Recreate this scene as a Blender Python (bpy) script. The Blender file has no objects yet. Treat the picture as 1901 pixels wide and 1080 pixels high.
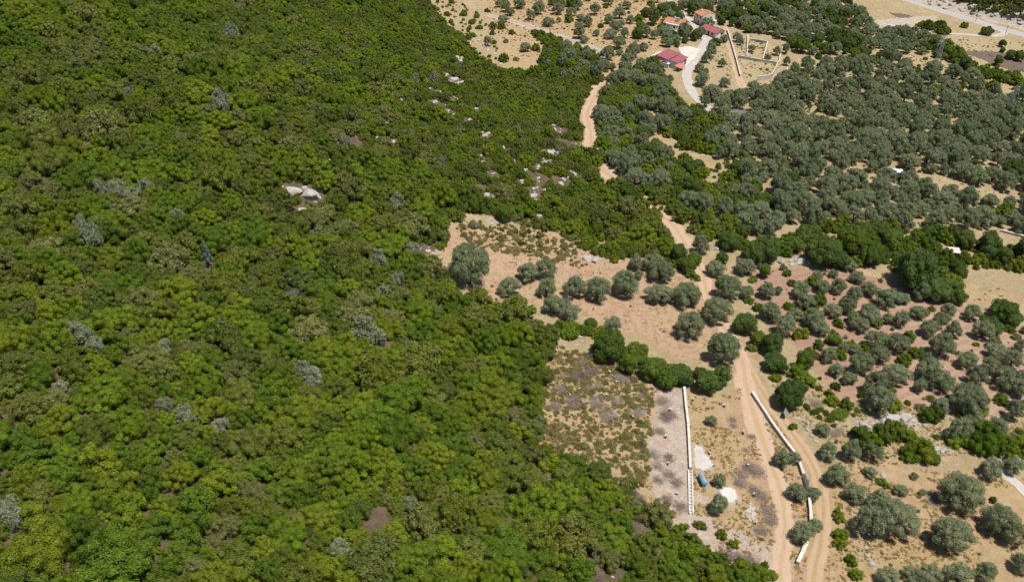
import bpy, math, random
import numpy as np
from mathutils import Vector, Matrix
R = math.radians
rng = np.random.default_rng(7)
random.seed(7)
sc = bpy.context.scene
col = sc.collection

# ------------------------------------------------------------------ camera, light, exposure
FPX, CX, CY = 1630.0, 950.5, 540.0
PITCH, CAMH = R(33.5), 130.0
cd = bpy.data.cameras.new('camera'); cam = bpy.data.objects.new('camera', cd); col.objects.link(cam)
cd.sensor_width = 36; cd.lens = 36 * FPX / 1901; cd.clip_start = 1; cd.clip_end = 9000
cam.location = (0, 0, CAMH); cam.rotation_euler = (math.pi / 2 - PITCH, 0, 0)
sc.camera = cam
SUN = Vector((0.28, -0.20, 1.0)).normalized()
w = bpy.data.worlds.new('World'); sc.world = w; w.use_nodes = True
nt = w.node_tree
sky = nt.nodes.new('ShaderNodeTexSky'); sky.sky_type = 'NISHITA'; sky.sun_disc = False
sky.sun_elevation = math.asin(SUN.z); sky.sun_rotation = math.atan2(SUN.x, SUN.y)
bg = nt.nodes['Background']; bg.inputs['Strength'].default_value = 0.076
nt.links.new(sky.outputs[0], bg.inputs[0])
sl = bpy.data.lights.new('sun', 'SUN'); sl.energy = 4.85; sl.angle = R(0.53); sl.color = (1, .955, .89)
so = bpy.data.objects.new('sun', sl); col.objects.link(so)
so.rotation_euler = SUN.to_track_quat('Z', 'Y').to_euler(); so.location = (200, -100, 400)
sc.view_settings.view_transform = 'Standard'; sc.view_settings.look = 'None'
sc.view_settings.exposure = 0.35; sc.view_settings.gamma = 1; sc.view_settings.use_curve_mapping = False
sc.cycles.max_bounces = 6; sc.cycles.diffuse_bounces = 3; sc.cycles.transmission_bounces = 3

# ------------------------------------------------------------------ terrain function and survey helpers
def hsh(ix, iy, s):
    v = np.sin(ix * 127.1 + iy * 311.7 + s * 74.7) * 43758.5453
    return v - np.floor(v)
def vn(x, y, s=0):
    ix, iy = np.floor(x), np.floor(y); fx, fy = x - ix, y - iy
    fx = fx * fx * (3 - 2 * fx); fy = fy * fy * (3 - 2 * fy)
    a, b = hsh(ix, iy, s), hsh(ix + 1, iy, s); c, d = hsh(ix, iy + 1, s), hsh(ix + 1, iy + 1, s)
    return (a + (b - a) * fx) * (1 - fy) + (c + (d - c) * fx) * fy
TY = np.array([-200, 60, 120, 177, 230, 277, 343, 479, 620, 4000.]); TX = np.array([34, 32, 26, 8, 8, 20, -14, -45, -80, -900.])
def sp(v): return np.where(v > 30, v, np.log1p(np.exp(np.minimum(v, 30))))
def sst(a, b, v):
    t = np.clip((v - a) / (b - a), 0, 1); return t * t * (3 - 2 * t)
RN = (.876, .482)                                                   # across the far road
def H(x, y):
    x = np.asarray(x, float); y = np.asarray(y, float)
    toe = sum(np.interp(y + o, TY, TX) for o in (-24, -12, 0, 12, 24)) / 5
    u = sp((toe - x) / 10) * 10
    u = np.where(u > 200, 200 + (u - 200) * .35, u)
    z = .35 * u
    hm = np.clip(u / 30, 0, 1)
    z = z + hm * (5.5 * (vn(x / 48, y / 48, 1) - .5) + 1.6 * (vn(x / 17, y / 17, 2) - .5))
    z = z + .5 * (vn(x / 15, y / 15, 3) - .5) + 1.4 * (vn(x / 60, y / 60, 4) - .5)
    drop = np.minimum(sp((x - 75) / 12) * 12, 400)
    z = z - 8 * np.tanh(.07 * drop / 8) * (1 - sst(330, 420, y))
    s = (x - 212) * RN[0] + (y - 479) * RN[1]
    z = z + 11 * sst(5, 30, s + 6 * (vn(x / 7, y / 7, 6) - .5)) * (.8 + .4 * vn(x / 9, y / 9, 5)) + 30 * sst(30, 400, s)
    return z
sp_, cp_ = math.sin(PITCH), math.cos(PITCH)
def raydir(px, py):
    u, v = (px - CX) / FPX, (CY - py) / FPX
    return np.array([u, cp_ + v * sp_, -sp_ + v * cp_])
def at(px, py, off=0.0):
    "the point where the line of sight to a photo pixel comes within `off` metres of the ground"
    d = raydir(px, py); t = np.concatenate([np.arange(40, 900, 1.0), np.arange(900, 4000, 10.0)])
    g = CAMH + d[2] * t - H(d[0] * t, d[1] * t) - off
    i = np.argmax(g < 0)
    if g[i] >= 0: i = len(t) - 1
    lo, hi = t[max(i - 1, 0)], t[i]
    for _ in range(18):
        m = (lo + hi) / 2
        if CAMH + d[2] * m - float(H(d[0] * m, d[1] * m)) - off < 0: hi = m
        else: lo = m
    x, y = d[0] * hi, d[1] * hi
    return float(x), float(y), float(H(x, y)), float(hi)
def proj(x, y, z):
    zz = z - CAMH
    dep = y * cp_ - zz * sp_; up = y * sp_ + zz * cp_
    dep = np.maximum(dep, 1e-3) if isinstance(dep, np.ndarray) else max(dep, 1e-3)
    return CX + FPX * x / dep, CY - FPX * up / dep, dep
def poly(pts): return np.array([at(a, b)[:2] for a, b in pts])
def inside(P, x, y):
    x = np.asarray(x, float); y = np.asarray(y, float); r = np.zeros(x.shape, bool)
    n = len(P)
    for i in range(n):
        (x1, y1), (x2, y2) = P[i], P[(i + 1) % n]
        if y1 == y2: continue
        c = ((y1 > y) != (y2 > y)) & (x < (x2 - x1) * (y - y1) / (y2 - y1) + x1)
        r ^= c
    return r
def spline(pts, step=.8):
    p = np.array(pts, float); p = np.vstack([2 * p[0] - p[1], p, 2 * p[-1] - p[-2]]); out = []
    for i in range(1, len(p) - 2):
        n = max(2, int(np.linalg.norm(p[i + 1] - p[i]) / step)); t = np.linspace(0, 1, n, endpoint=False)[:, None]
        out.append(.5 * (2 * p[i] + (p[i + 1] - p[i - 1]) * t + (2 * p[i - 1] - 5 * p[i] + 4 * p[i + 1] - p[i + 2]) * t ** 2
                         + (3 * p[i] - p[i - 1] - 3 * p[i + 1] + p[i + 2]) * t ** 3))
    out.append(p[-2][None]); return np.vstack(out)
def line(pts, step=.8): return spline([at(a, b)[:2] for a, b in pts], step)

# ------------------------------------------------------------------ object helpers
def tag(o, label=None, cat=None, group=None, kind=None):
    if label: o['label'] = label
    if cat: o['category'] = cat
    if group: o['group'] = group
    if kind: o['kind'] = kind
    return o
def empty(name, loc, rz=0):
    o = bpy.data.objects.new(name, None); col.objects.link(o); o.location = loc; o.rotation_euler = (0, 0, rz)
    o.empty_display_size = .3
    return o
def link(name, me, parent=None, loc=None, rz=0, s=None):
    o = bpy.data.objects.new(name, me); col.objects.link(o); o.parent = parent
    if loc is not None: o.location = loc
    if rz: o.rotation_euler = (0, 0, rz)
    if s is not None: o.scale = s if hasattr(s, '__len__') else (s, s, s)
    return o
def npmesh(name, V, F4, mats, midx=None, smooth=False):
    "V (n,3), F4 (m,4) quads (last == third for a triangle is not allowed: pass (m,3) for triangles)"
    me = bpy.data.meshes.new(name); V = np.asarray(V, np.float32); F4 = np.asarray(F4, np.int32)
    k = F4.shape[1]; me.vertices.add(len(V)); me.vertices.foreach_set('co', V.ravel())
    me.loops.add(F4.size); me.loops.foreach_set('vertex_index', F4.ravel())
    me.polygons.add(len(F4)); me.polygons.foreach_set('loop_start', np.arange(0, F4.size, k, dtype=np.int32))
    if midx is not None: me.polygons.foreach_set('material_index', np.asarray(midx, np.int32))
    me.polygons.foreach_set('use_smooth', np.full(len(F4), bool(smooth)))
    for m in mats: me.materials.append(m)
    me.update(calc_edges=True); return me
class MB:
    def __init__(s): s.v = []; s.f = []
    def add(s, vs, fs):
        n = len(s.v); s.v += [tuple(a) for a in vs]; s.f += [tuple(i + n for i in f) for f in fs]
    def box(s, x0, y0, z0, x1, y1, z1, M=None):
        vs = [Vector(p) for p in ((x0, y0, z0), (x1, y0, z0), (x1, y1, z0), (x0, y1, z0), (x0, y0, z1), (x1, y0, z1), (x1, y1, z1), (x0, y1, z1))]
        if M is not None: vs = [M @ p for p in vs]
        s.add(vs, [(0, 3, 2, 1), (4, 5, 6, 7), (0, 1, 5, 4), (1, 2, 6, 5), (2, 3, 7, 6), (3, 0, 4, 7)])
    def bar(s, a, b, r, n=4, r2=None):
        s.tube([a, b], [r, r if r2 is None else r2], n)
    def tube(s, pts, rad, n=6, cap=True):
        pts = [Vector(p) for p in pts]; rings = []
        for i, p in enumerate(pts):
            d = (pts[min(i + 1, len(pts) - 1)] - pts[max(i - 1, 0)]).normalized()
            u = d.orthogonal().normalized() if i == 0 else (u - d * u.dot(d)).normalized()
            v = d.cross(u)
            rings.append([p + (u * math.cos(2 * math.pi * k / n) + v * math.sin(2 * math.pi * k / n)) * rad[i] for k in range(n)])
        vs = [q for r_ in rings for q in r_]
        fs = [(i * n + k, i * n + (k + 1) % n, (i + 1) * n + (k + 1) % n, (i + 1) * n + k) for i in range(len(pts) - 1) for k in range(n)]
        if cap: fs += [tuple(range(n))[::-1], tuple(range((len(pts) - 1) * n, len(pts) * n))]
        s.add(vs, fs)
    def mesh(s, name, mat, smooth=False):
        me = bpy.data.meshes.new(name); me.from_pydata(s.v, [], s.f)
        for m in (mat if isinstance(mat, (list, tuple)) else [mat]): me.materials.append(m)
        if smooth: me.polygons.foreach_set('use_smooth', [True] * len(me.polygons))
        me.update(); return me
    def build(s, name, mat, parent=None, smooth=False, **k): return link(name, s.mesh(name, mat, smooth), parent, **k)

# ------------------------------------------------------------------ materials
def nodes(name):
    m = bpy.data.materials.new(name); m.use_nodes = True; t = m.node_tree; t.nodes.clear()
    return m, t, t.nodes.new, t.links.new
def mixc(t, fac, a, b, mode='MIX'):
    n = t.nodes.new('ShaderNodeMix'); n.data_type = 'RGBA'; n.blend_type = mode
    for sock, v in ((n.inputs[0], fac), (n.inputs[6], a), (n.inputs[7], b)):
        if isinstance(v, bpy.types.NodeSocket): t.links.new(v, sock)
        elif hasattr(v, '__len__'): sock.default_value = (*v[:3], 1)
        else: sock.default_value = v
    return n.outputs[2]
def noise(t, vec, scale, detail=3, rough=.55, dist=0):
    n = t.nodes.new('ShaderNodeTexNoise'); n.inputs['Scale'].default_value = scale; n.inputs['Detail'].default_value = detail
    n.inputs['Roughness'].default_value = rough; n.inputs['Distortion'].default_value = dist
    if vec is not None: t.links.new(vec, n.inputs['Vector'])
    return n.outputs['Fac']
def rampf(t, fac, a, b, lo=0., hi=1.):
    n = t.nodes.new('ShaderNodeMapRange'); t.links.new(fac, n.inputs[0])
    for i, v in enumerate((a, b, lo, hi)): n.inputs[i + 1].default_value = v
    return n.outputs[0]
def math_(t, op, a, b):
    n = t.nodes.new('ShaderNodeMath'); n.operation = op
    for i, v in enumerate((a, b)):
        if isinstance(v, bpy.types.NodeSocket): t.links.new(v, n.inputs[i])
        else: n.inputs[i].default_value = v
    return n.outputs[0]
def finish(t, colr, rough=.9, bump=None, bs=.3, bd=.1, spec=.15, metal=0):
    p = t.nodes.new('ShaderNodeBsdfPrincipled'); o = t.nodes.new('ShaderNodeOutputMaterial')
    if isinstance(colr, bpy.types.NodeSocket): t.links.new(colr, p.inputs['Base Color'])
    else: p.inputs['Base Color'].default_value = (*colr, 1)
    p.inputs['Roughness'].default_value = rough; p.inputs['Specular IOR Level'].default_value = spec; p.inputs['Metallic'].default_value = metal
    if bump is not None:
        b = t.nodes.new('ShaderNodeBump'); b.inputs['Strength'].default_value = bs; b.inputs['Distance'].default_value = bd
        t.links.new(bump, b.inputs['Height']); t.links.new(b.outputs[0], p.inputs['Normal'])
    t.links.new(p.outputs[0], o.inputs[0])
def worn(name, c, c2=None, scale=1.2, rough=.8, spec=.2, metal=0, bs=.2, bd=.05, amt=1.0):
    "a plain coloured surface with grain and blotchy wear"
    m, t, N, L = nodes(name); tc = N('ShaderNodeTexCoord').outputs['Object']
    n1 = noise(t, tc, scale, 4); n2 = noise(t, tc, scale * 9, 3)
    c2 = c2 or tuple(v * .72 for v in c)
    f = math_(t, 'MULTIPLY', rampf(t, n1, .35, .68), amt)
    cc = mixc(t, f, c, c2)
    cc = mixc(t, rampf(t, n2, .3, .7, 0, .35), cc, tuple(v * .8 for v in c))
    cc = mixc(t, 1.0, cc, (.85, .85, .85), 'MULTIPLY')
    finish(t, cc, rough, n2, bs, bd, spec, metal); return m
def leafmat(name, cols, trans=.2, var=.24):
    "foliage: a tone per plant, a smaller shift per sprig and per clump, light let through"
    m, t, N, L = nodes(name)
    oi = N('ShaderNodeObjectInfo'); cr = N('ShaderNodeValToRGB'); L(oi.outputs['Random'], cr.inputs[0])
    e = cr.color_ramp.elements; k = len(cols)
    while len(e) < k: e.new(.5)
    for i, c in enumerate(cols): e[i].position = i / max(k - 1, 1); e[i].color = (*c, 1)
    g = N('ShaderNodeNewGeometry'); tc = N('ShaderNodeTexCoord')
    vl = math_(t, 'ADD', rampf(t, g.outputs['Random Per Island'], 0, 1, 1 - var, 1 + var), rampf(t, noise(t, tc.outputs['Object'], 1.7, 2), .3, .7, -.2, .22))
    hs = N('ShaderNodeHueSaturation'); L(cr.outputs[0], hs.inputs['Color']); L(vl, hs.inputs['Value'])
    L(rampf(t, noise(t, tc.outputs['Object'], .55, 1), .3, .7, .485, .512), hs.inputs['Hue'])
    p = N('ShaderNodeBsdfPrincipled'); L(hs.outputs[0], p.inputs['Base Color']); p.inputs['Roughness'].default_value = .55
    p.inputs['Specular IOR Level'].default_value = .22
    tr = N('ShaderNodeBsdfTranslucent'); L(mixc(t, .45, hs.outputs[0], (.16, .2, .02), 'MIX'), tr.inputs['Color'])
    mx = N('ShaderNodeMixShader'); mx.inputs[0].default_value = trans; L(p.outputs[0], mx.inputs[1]); L(tr.outputs[0], mx.inputs[2])
    o = N('ShaderNodeOutputMaterial'); L(mx.outputs[0], o.inputs[0]); return m

# ------------------------------------------------------------------ routes and zones read off the photograph (photo pixels -> ground)
TRACK = [line([(1136, 138), (1112, 168), (1090, 212), (1096, 245), (1099, 285), (1118, 312), (1138, 332), (1196, 382), (1240, 408), (1272, 452), (1302, 502), (1318, 560), (1372, 655), (1384, 705), (1402, 775), (1428, 850), (1452, 925), (1456, 1000), (1448, 1060), (1456, 1140)])]
LANES = [line([(1386, 672), (1412, 722), (1462, 792), (1508, 862), (1528, 930), (1524, 1000), (1512, 1060), (1500, 1140)]),
         line([(1346, 50), (1353, 80), (1362, 112), (1370, 140), (1380, 165)])]
RAMP = line([(905, 28), (960, 42), (1030, 66), (1100, 90), (1125, 112)])
GRAVEL = line([(1238, -12), (1250, 13), (1268, 24), (1283, 40), (1295, 56), (1313, 71), (1303, 90), (1286, 114), (1276, 133), (1277, 152), (1286, 172), (1305, 193), (1322, 206)])
ROAD = line([(1600, -26), (1684, 0), (1784, 31), (1901, 65), (2010, 98)])
FARM = line([(1800, 35), (1862, 58), (1850, 66), (1790, 64), (1730, 58), (1690, 52), (1640, 44)])
PATH = line([(1848, 862), (1872, 884), (1920, 925), (1990, 985)])
YARD = poly([(1258, 88), (1282, 86), (1302, 92), (1292, 108), (1274, 124), (1262, 128), (1258, 118), (1272, 106), (1262, 98)])
Z = {k: poly(v) for k, v in dict(
    hill=[(-160, -70), (560, -70), (700, -30), (790, 0), (838, 56), (868, 84), (905, 128), (985, 140), (1072, 150), (1118, 172), (1082, 212), (1090, 285), (1112, 340), (1188, 385), (1236, 420), (1262, 470), (1240, 474), (1180, 462), (1080, 436), (1010, 428), (940, 408), (860, 392), (826, 408), (828, 455), (792, 478), (838, 530), (860, 560), (905, 566), (960, 590), (1010, 608), (1034, 640), (1008, 668), (1002, 830), (1090, 880), (1178, 900), (1208, 955), (1290, 1012), (1420, 1055), (1440, 1140), (-160, 1140)],
    thin=[(640, -60), (800, 0), (870, 84), (1110, 160), (1090, 285), (1190, 390), (1060, 420), (900, 390), (800, 330), (720, 160)],
    terrace=[(790, 485), (832, 440), (836, 400), (900, 420), (960, 418), (1040, 430), (1080, 450), (1170, 480), (1262, 485), (1310, 520), (1330, 580), (1382, 660), (1376, 682), (1320, 682), (1250, 662), (1200, 625), (1130, 605), (1060, 580), (980, 560), (900, 558), (850, 530)],
    orchard=[(1392, 492), (1500, 500), (1590, 505), (1700, 536), (1800, 572), (1960, 640), (1960, 770), (1800, 780), (1680, 745), (1560, 742), (1520, 690), (1450, 615), (1400, 560)],
    plot=[(1030, 640), (1090, 655), (1215, 722), (1300, 728), (1365, 735), (1384, 672), (1400, 690), (1440, 760), (1500, 850), (1545, 930), (1540, 1140), (1430, 1140), (1300, 1010), (1215, 958), (1200, 905), (1100, 880), (1002, 832), (1005, 720)],
    scrubplot=[(1030, 640), (1100, 660), (1212, 722), (1206, 830), (1205, 905), (1100, 880), (1002, 832), (1005, 720)],
    strip=[(1216, 728), (1268, 720), (1276, 790), (1283, 960), (1240, 945), (1212, 925), (1203, 830)],
    patch=[(1286, 822), (1302, 826), (1320, 850), (1326, 870), (1306, 876), (1287, 868)],
    patch2=[(1338, 905), (1352, 898), (1366, 908), (1373, 925), (1360, 936), (1340, 934), (1330, 918)],
    patch3=[(1288, 912), (1312, 916), (1316, 930), (1296, 936), (1286, 928)],
    bank=[(1216, 958), (1300, 955), (1440, 1010), (1456, 1140), (1430, 1140), (1300, 1010)],
    lower=[(1545, 860), (1640, 850), (1700, 870), (1840, 880), (1960, 900), (1960, 1140), (1540, 1140), (1550, 960)],
    bare1=[(930, 60), (990, 55), (1010, 88), (998, 140), (960, 128), (918, 108)],
    rocky=[(1585, 790), (1640, 768), (1700, 772), (1720, 790), (1690, 800), (1600, 812)],
    fieldtop=[(880, -20), (1240, -20), (1230, 90), (1120, 130), (1010, 130), (930, 70)],
    strawR=[(1480, 108), (1600, 95), (1690, 60), (1901, 80), (1960, 120), (1960, 180), (1850, 200), (1780, 160), (1700, 125), (1590, 118)],
    plough=[(1782, 94), (1850, 96), (1930, 110), (1930, 136), (1880, 133), (1830, 116)],
    pad=[(1612, 42), (1640, 36), (1680, 34), (1740, 28), (1740, 42), (1700, 50), (1640, 52), (1600, 50)],
    padw=[(1628, 40), (1660, 36), (1698, 40), (1690, 48), (1650, 46)],
    burnt=[(1650, 24), (1676, 26), (1702, 33), (1690, 36), (1664, 32)],
    enclosure=[(1340, 60), (1395, 66), (1430, 80), (1452, 118), (1436, 160), (1372, 168), (1350, 140), (1322, 130), (1336, 90)],
    clearR=[(1780, 525), (1815, 545), (1870, 530), (1875, 548), (1840, 566), (1802, 562)],
    quarry=[(1700, 0), (1760, 2), (1901, 28), (1960, 40), (1960, 70), (1901, 58), (1800, 30)],
    clear2=[(1690, 322), (1760, 325), (1830, 350), (1900, 365), (1900, 385), (1800, 372), (1700, 345)],
    grove=[(1128, 140), (1230, 120), (1262, 200), (1330, 205), (1420, 168), (1500, 120), (1580, 118), (1700, 122), (1790, 140), (1860, 178), (1960, 205), (1960, 455), (1860, 440), (1760, 428), (1600, 420), (1540, 408), (1470, 432), (1340, 440), (1290, 430), (1210, 385), (1145, 330), (1105, 280), (1096, 215)],
    mixed=[(1128, 140), (1215, 118), (1250, 190), (1320, 220), (1390, 300), (1420, 400), (1340, 440), (1290, 430), (1210, 385), (1145, 330), (1105, 280), (1096, 215)],
    hill2=[(1052, 434), (1120, 445), (1180, 460), (1262, 468), (1306, 500), (1316, 545), (1296, 522), (1268, 505), (1240, 488), (1180, 474), (1140, 486), (1112, 476), (1070, 455)],
    orch2=[(1588, 60), (1700, 62), (1742, 80), (1748, 100), (1700, 101), (1590, 94)],
    orch3=[(1545, 96), (1590, 96), (1650, 104), (1645, 110), (1560, 106)],
    hedge2=[(1725, 78), (1760, 90), (1810, 122), (1850, 140), (1900, 150), (1890, 160), (1790, 134), (1735, 102)],
    band=[(985, 60), (1036, 76), (1098, 106), (1145, 128), (1122, 170), (1060, 152), (996, 140), (1010, 104), (1012, 86)],
    fringe=[(775, -20), (870, 10), (930, 62), (925, 110), (890, 122), (868, 90), (838, 60), (795, 4)],
    strawbank=[(1492, 756), (1560, 772), (1600, 790), (1700, 784), (1812, 822), (1760, 836), (1705, 806), (1600, 800), (1530, 802)],
    patchm=[(1196, 190), (1212, 205), (1236, 262), (1290, 290), (1330, 312), (1310, 320), (1262, 300), (1226, 285), (1205, 230)],
    ridge=[(1705, -24), (2010, -24), (2010, 40), (1960, 26), (1901, 17), (1800, 6), (1735, -6)],
    weeds=[(845, 420), (880, 408), (960, 420), (1050, 445), (1120, 490), (1060, 495), (1000, 480), (930, 470), (870, 462)],
    hedge=[(1246, 385), (1330, 440), (1420, 452), (1500, 440), (1560, 408), (1640, 424), (1740, 440), (1960, 470), (1960, 520), (1880, 505), (1790, 498), (1760, 560), (1700, 540), (1640, 490), (1560, 498), (1480, 490), (1380, 470), (1320, 452)],
    olive2=[(1560, 0), (1620, 60), (1590, 95), (1500, 110), (1470, 60), (1400, 20), (1380, -20), (1560, -20)],
    village=[(1140, 10), (1240, 0), (1330, 0), (1400, 20), (1470, 60), (1500, 110), (1440, 70), (1350, 45), (1310, 70), (1230, 90), (1150, 60)],
    midR=[(1430, 690), (1520, 700), (1570, 745), (1680, 745), (1800, 780), (1960, 780), (1960, 850), (1840, 840), (1720, 850), (1590, 850), (1500, 800), (1440, 740)],
).items()}
def near_line(Ls, x, y, d):
    r = np.zeros(np.shape(x), bool)
    for L_ in Ls:
        for k in range(0, len(L_), 64):
            seg = L_[k:k + 64:2]
            lo, hi = seg.min(0) - d, seg.max(0) + d
            m = (x > lo[0]) & (x < hi[0]) & (y > lo[1]) & (y < hi[1]) & ~r
            if m.any():
                dd = ((x[m][:, None] - seg[:, 0]) ** 2 + (y[m][:, None] - seg[:, 1]) ** 2).min(1)
                r[m] = dd < d * d
    return r

# ------------------------------------------------------------------ the ground: one sheet from below the camera to the horizon
th = np.concatenate([np.linspace(R(-80), R(-33), 40, endpoint=False), np.linspace(R(-33), R(33), 470, endpoint=False), np.linspace(R(33), R(80), 41)])
rr = np.concatenate([np.linspace(30, 95, 30, endpoint=False), np.arange(95, 330, .62), 330 * 1.0026 ** np.arange(0, 175), np.geomspace(525, 6000, 50)])
TT, RR = np.meshgrid(th, rr); GX, GY = RR * np.sin(TT), RR * np.cos(TT); GZ = H(GX, GY)
nr, nc = GX.shape
idx = np.arange(nr * nc).reshape(nr, nc)
F = np.stack([idx[:-1, :-1], idx[:-1, 1:], idx[1:, 1:], idx[1:, :-1]], -1).reshape(-1, 4)[:, ::-1]
gx, gy = GX.ravel(), GY.ravel()
def mask(*names, amp=1.3):
    m = np.zeros(len(gx))
    for k in range(3):
        jx = gx + amp * (2 * vn(gx / 3.1, gy / 3.1, 20 + k) - 1) + amp * .6 * (2 * vn(gx / .9, gy / .9, 30 + k) - 1)
        jy = gy + amp * (2 * vn(gx / 3.1, gy / 3.1, 40 + k) - 1) + amp * .6 * (2 * vn(gx / .9, gy / .9, 50 + k) - 1)
        q = np.zeros(len(gx), bool)
        for nme in names: q |= inside(Z[nme], jx, jy)
        m += q / 3
    return m
def m_nz(n, amp=.9): return mask(n, amp=amp)
trk = .5 * near_line(TRACK + LANES, gx, gy, 2.6) + .5 * near_line(TRACK + [RAMP], gx, gy, 4)
A = np.stack([np.maximum(mask('terrace'), .0), mask('orchard'), np.clip(mask('strip', 'patch', 'patch3', 'bank', 'rocky') + .0, 0, 1), mask('hill')], -1)
B = np.stack([mask('plot', 'lower', 'fieldtop', 'bare1', 'clearR', 'patchm'), mask('strawR', 'enclosure', 'clear2', 'strawbank'), mask('plough', 'burnt'), mask('patch2', 'pad', 'padw', 'quarry')], -1)
A[:, 0] = np.maximum(A[:, 0], trk * .9)
gm, t, N, L = nodes('earth')
tc = N('ShaderNodeNewGeometry').outputs['Position']
aA = N('ShaderNodeAttribute'); aA.attribute_name = 'zoneA'; aB = N('ShaderNodeAttribute'); aB.attribute_name = 'zoneB'
sA = N('ShaderNodeSeparateColor'); L(aA.outputs['Color'], sA.inputs[0]); sB = N('ShaderNodeSeparateColor'); L(aB.outputs['Color'], sB.inputs[0])
nb, ns, nf, nl = noise(t, tc, .09, 4), noise(t, tc, .55, 5, .65), noise(t, tc, 3.2, 4, .7), noise(t, tc, .022, 2)
ed = rampf(t, ns, .3, .7, -.25, .25)
def zm(s): return rampf(t, math_(t, 'ADD', s, math_(t, 'MULTIPLY', ed, 1.0)), .35, .65)
c = mixc(t, rampf(t, nb, .35, .65), (.40, .295, .175), (.45, .345, .21))          # dry earth and stubble
c = mixc(t, rampf(t, ns, .46, .6, 0, .8), c, (.37, .29, .145))
c = mixc(t, rampf(t, noise(t, tc, .14, 6, .72, 1.2), .52, .62, 0, .75), c, (.50, .40, .25))
c = mixc(t, rampf(t, noise(t, tc, .31, 6, .75, 1.0), .56, .66, 0, .7), c, (.27, .22, .10))
cplot = mixc(t, rampf(t, nb, .4, .62), (.45, .30, .175), (.44, .31, .15))          # orange dry weeds of the plots
cplot = mixc(t, rampf(t, ns, .45, .62, 0, .85), cplot, (.52, .385, .235))
cplot = mixc(t, rampf(t, noise(t, tc, .21, 6, .75, 1.0), .55, .64, 0, .7), cplot, (.33, .25, .11))
c = mixc(t, zm(sB.outputs[0]), c, cplot)
cst = mixc(t, rampf(t, ns, .4, .65), (.46, .37, .22), (.40, .30, .165))             # pale straw
c = mixc(t, zm(sB.outputs[1]), c, cst)
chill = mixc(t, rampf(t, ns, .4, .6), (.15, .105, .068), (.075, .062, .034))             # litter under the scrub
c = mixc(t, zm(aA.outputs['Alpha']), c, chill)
cter = mixc(t, rampf(t, nb, .38, .62), (.50, .335, .225), (.48, .355, .22))          # turned terracotta soil
cter = mixc(t, rampf(t, ns, .46, .62, 0, .8), cter, (.40, .225, .135))
cter = mixc(t, rampf(t, noise(t, tc, .16, 5, .7, 1.5), .54, .64, 0, .7), cter, (.46, .35, .18))
c = mixc(t, zm(sA.outputs[0]), c, cter)
wv = N('ShaderNodeTexWave'); wv.inputs['Scale'].default_value = .12; wv.inputs['Distortion'].default_value = 5; wv.inputs['Detail'].default_value = 3
mp = N('ShaderNodeMapping'); mp.inputs['Rotation'].default_value = (0, 0, R(62)); L(tc, mp.inputs[0]); L(mp.outputs[0], wv.inputs[0])
cor = mixc(t, rampf(t, wv.outputs['Fac'], .25, .75), (.43, .265, .195), (.46, .33, .225))
cor = mixc(t, rampf(t, nl, .42, .56, 0, .6), cor, (.36, .20, .148))
c = mixc(t, zm(sA.outputs[1]), c, cor)
cgr = mixc(t, rampf(t, ns, .35, .65), (.54, .44, .375), (.46, .34, .265))
cgr = mixc(t, rampf(t, noise(t, tc, .4, 6, .75, 1), .55, .66, 0, .7), cgr, (.44, .30, .19))          # pinkish grey scraped ground
c = mixc(t, zm(sA.outputs[2]), c, cgr)
c = mixc(t, zm(sB.outputs[2]), c, mixc(t, ns, (.13, .095, .08), (.19, .14, .115)))
c = mixc(t, zm(aB.outputs['Alpha']), c, mixc(t, rampf(t, ns, .35, .7), (.56, .49, .41), (.43, .34, .26)))
c = mixc(t, rampf(t, nf, .3, .72, 0, .4), c, mixc(t, .62, c, (.10, .07, .04)))
c = mixc(t, rampf(t, noise(t, tc, 7.5, 2), .62, .74, 0, .55), c, (.58, .5, .41))      # pebbles
c = mixc(t, rampf(t, noise(t, tc, 1.1, 6, .75), .38, .66, 0, .45), c, mixc(t, .5, c, (.16, .115, .06)))
c = mixc(t, 1.0, c, (.91, .92, .90), 'MULTIPLY')
finish(t, c, .95, math_(t, 'ADD', nf, math_(t, 'MULTIPLY', ns, 1.8)), .8, .5, .1)
gme = npmesh('ground', np.stack([gx, gy, GZ.ravel()], -1), F, [gm], smooth=True)
for nme, arr in (('zoneA', A), ('zoneB', B)):
    at_ = gme.attributes.new(nme, 'FLOAT_COLOR', 'POINT'); at_.data.foreach_set('color', arr.astype(np.float32).ravel())
tag(link('ground', gme), 'dry rolling ground of tan soil, red earth and stubble', kind='structure')

# ------------------------------------------------------------------ roads and tracks, laid over the ground
def rutmat(name, c1, c2, cmid, wheel=True, bs=.6):
    m, t, N, L = nodes(name); g = N('ShaderNodeNewGeometry').outputs['Position']
    a = N('ShaderNodeAttribute'); a.attribute_name = 'across'
    n1, n2, n3 = noise(t, g, .25, 4), noise(t, g, 1.4, 5, .65), noise(t, g, 6, 3)
    c = mixc(t, rampf(t, n1, .35, .65), c1, c2)
    c = mixc(t, rampf(t, n2, .5, .7, 0, .5), c, tuple(v * .72 for v in c1))
    u = math_(t, 'ABSOLUTE', math_(t, 'SUBTRACT', a.outputs['Fac'], .5), 0)
    if wheel:
        mid = math_(t, 'MULTIPLY', rampf(t, u, .07, .15, 1, 0), rampf(t, n2, .30, .5))
        c = mixc(t, mid, c, cmid)
        c = mixc(t, math_(t, 'MULTIPLY', rampf(t, u, .36, .48), rampf(t, n2, .4, .55)), c, cmid)
    c = mixc(t, rampf(t, n3, .55, .75, 0, .35), c, tuple(min(v * 1.35, .7) for v in c1))
    c = mixc(t, 1.0, c, (.78, .81, .85), 'MULTIPLY')
    finish(t, c, .95, n2, bs, .15, .1); return m
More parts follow.
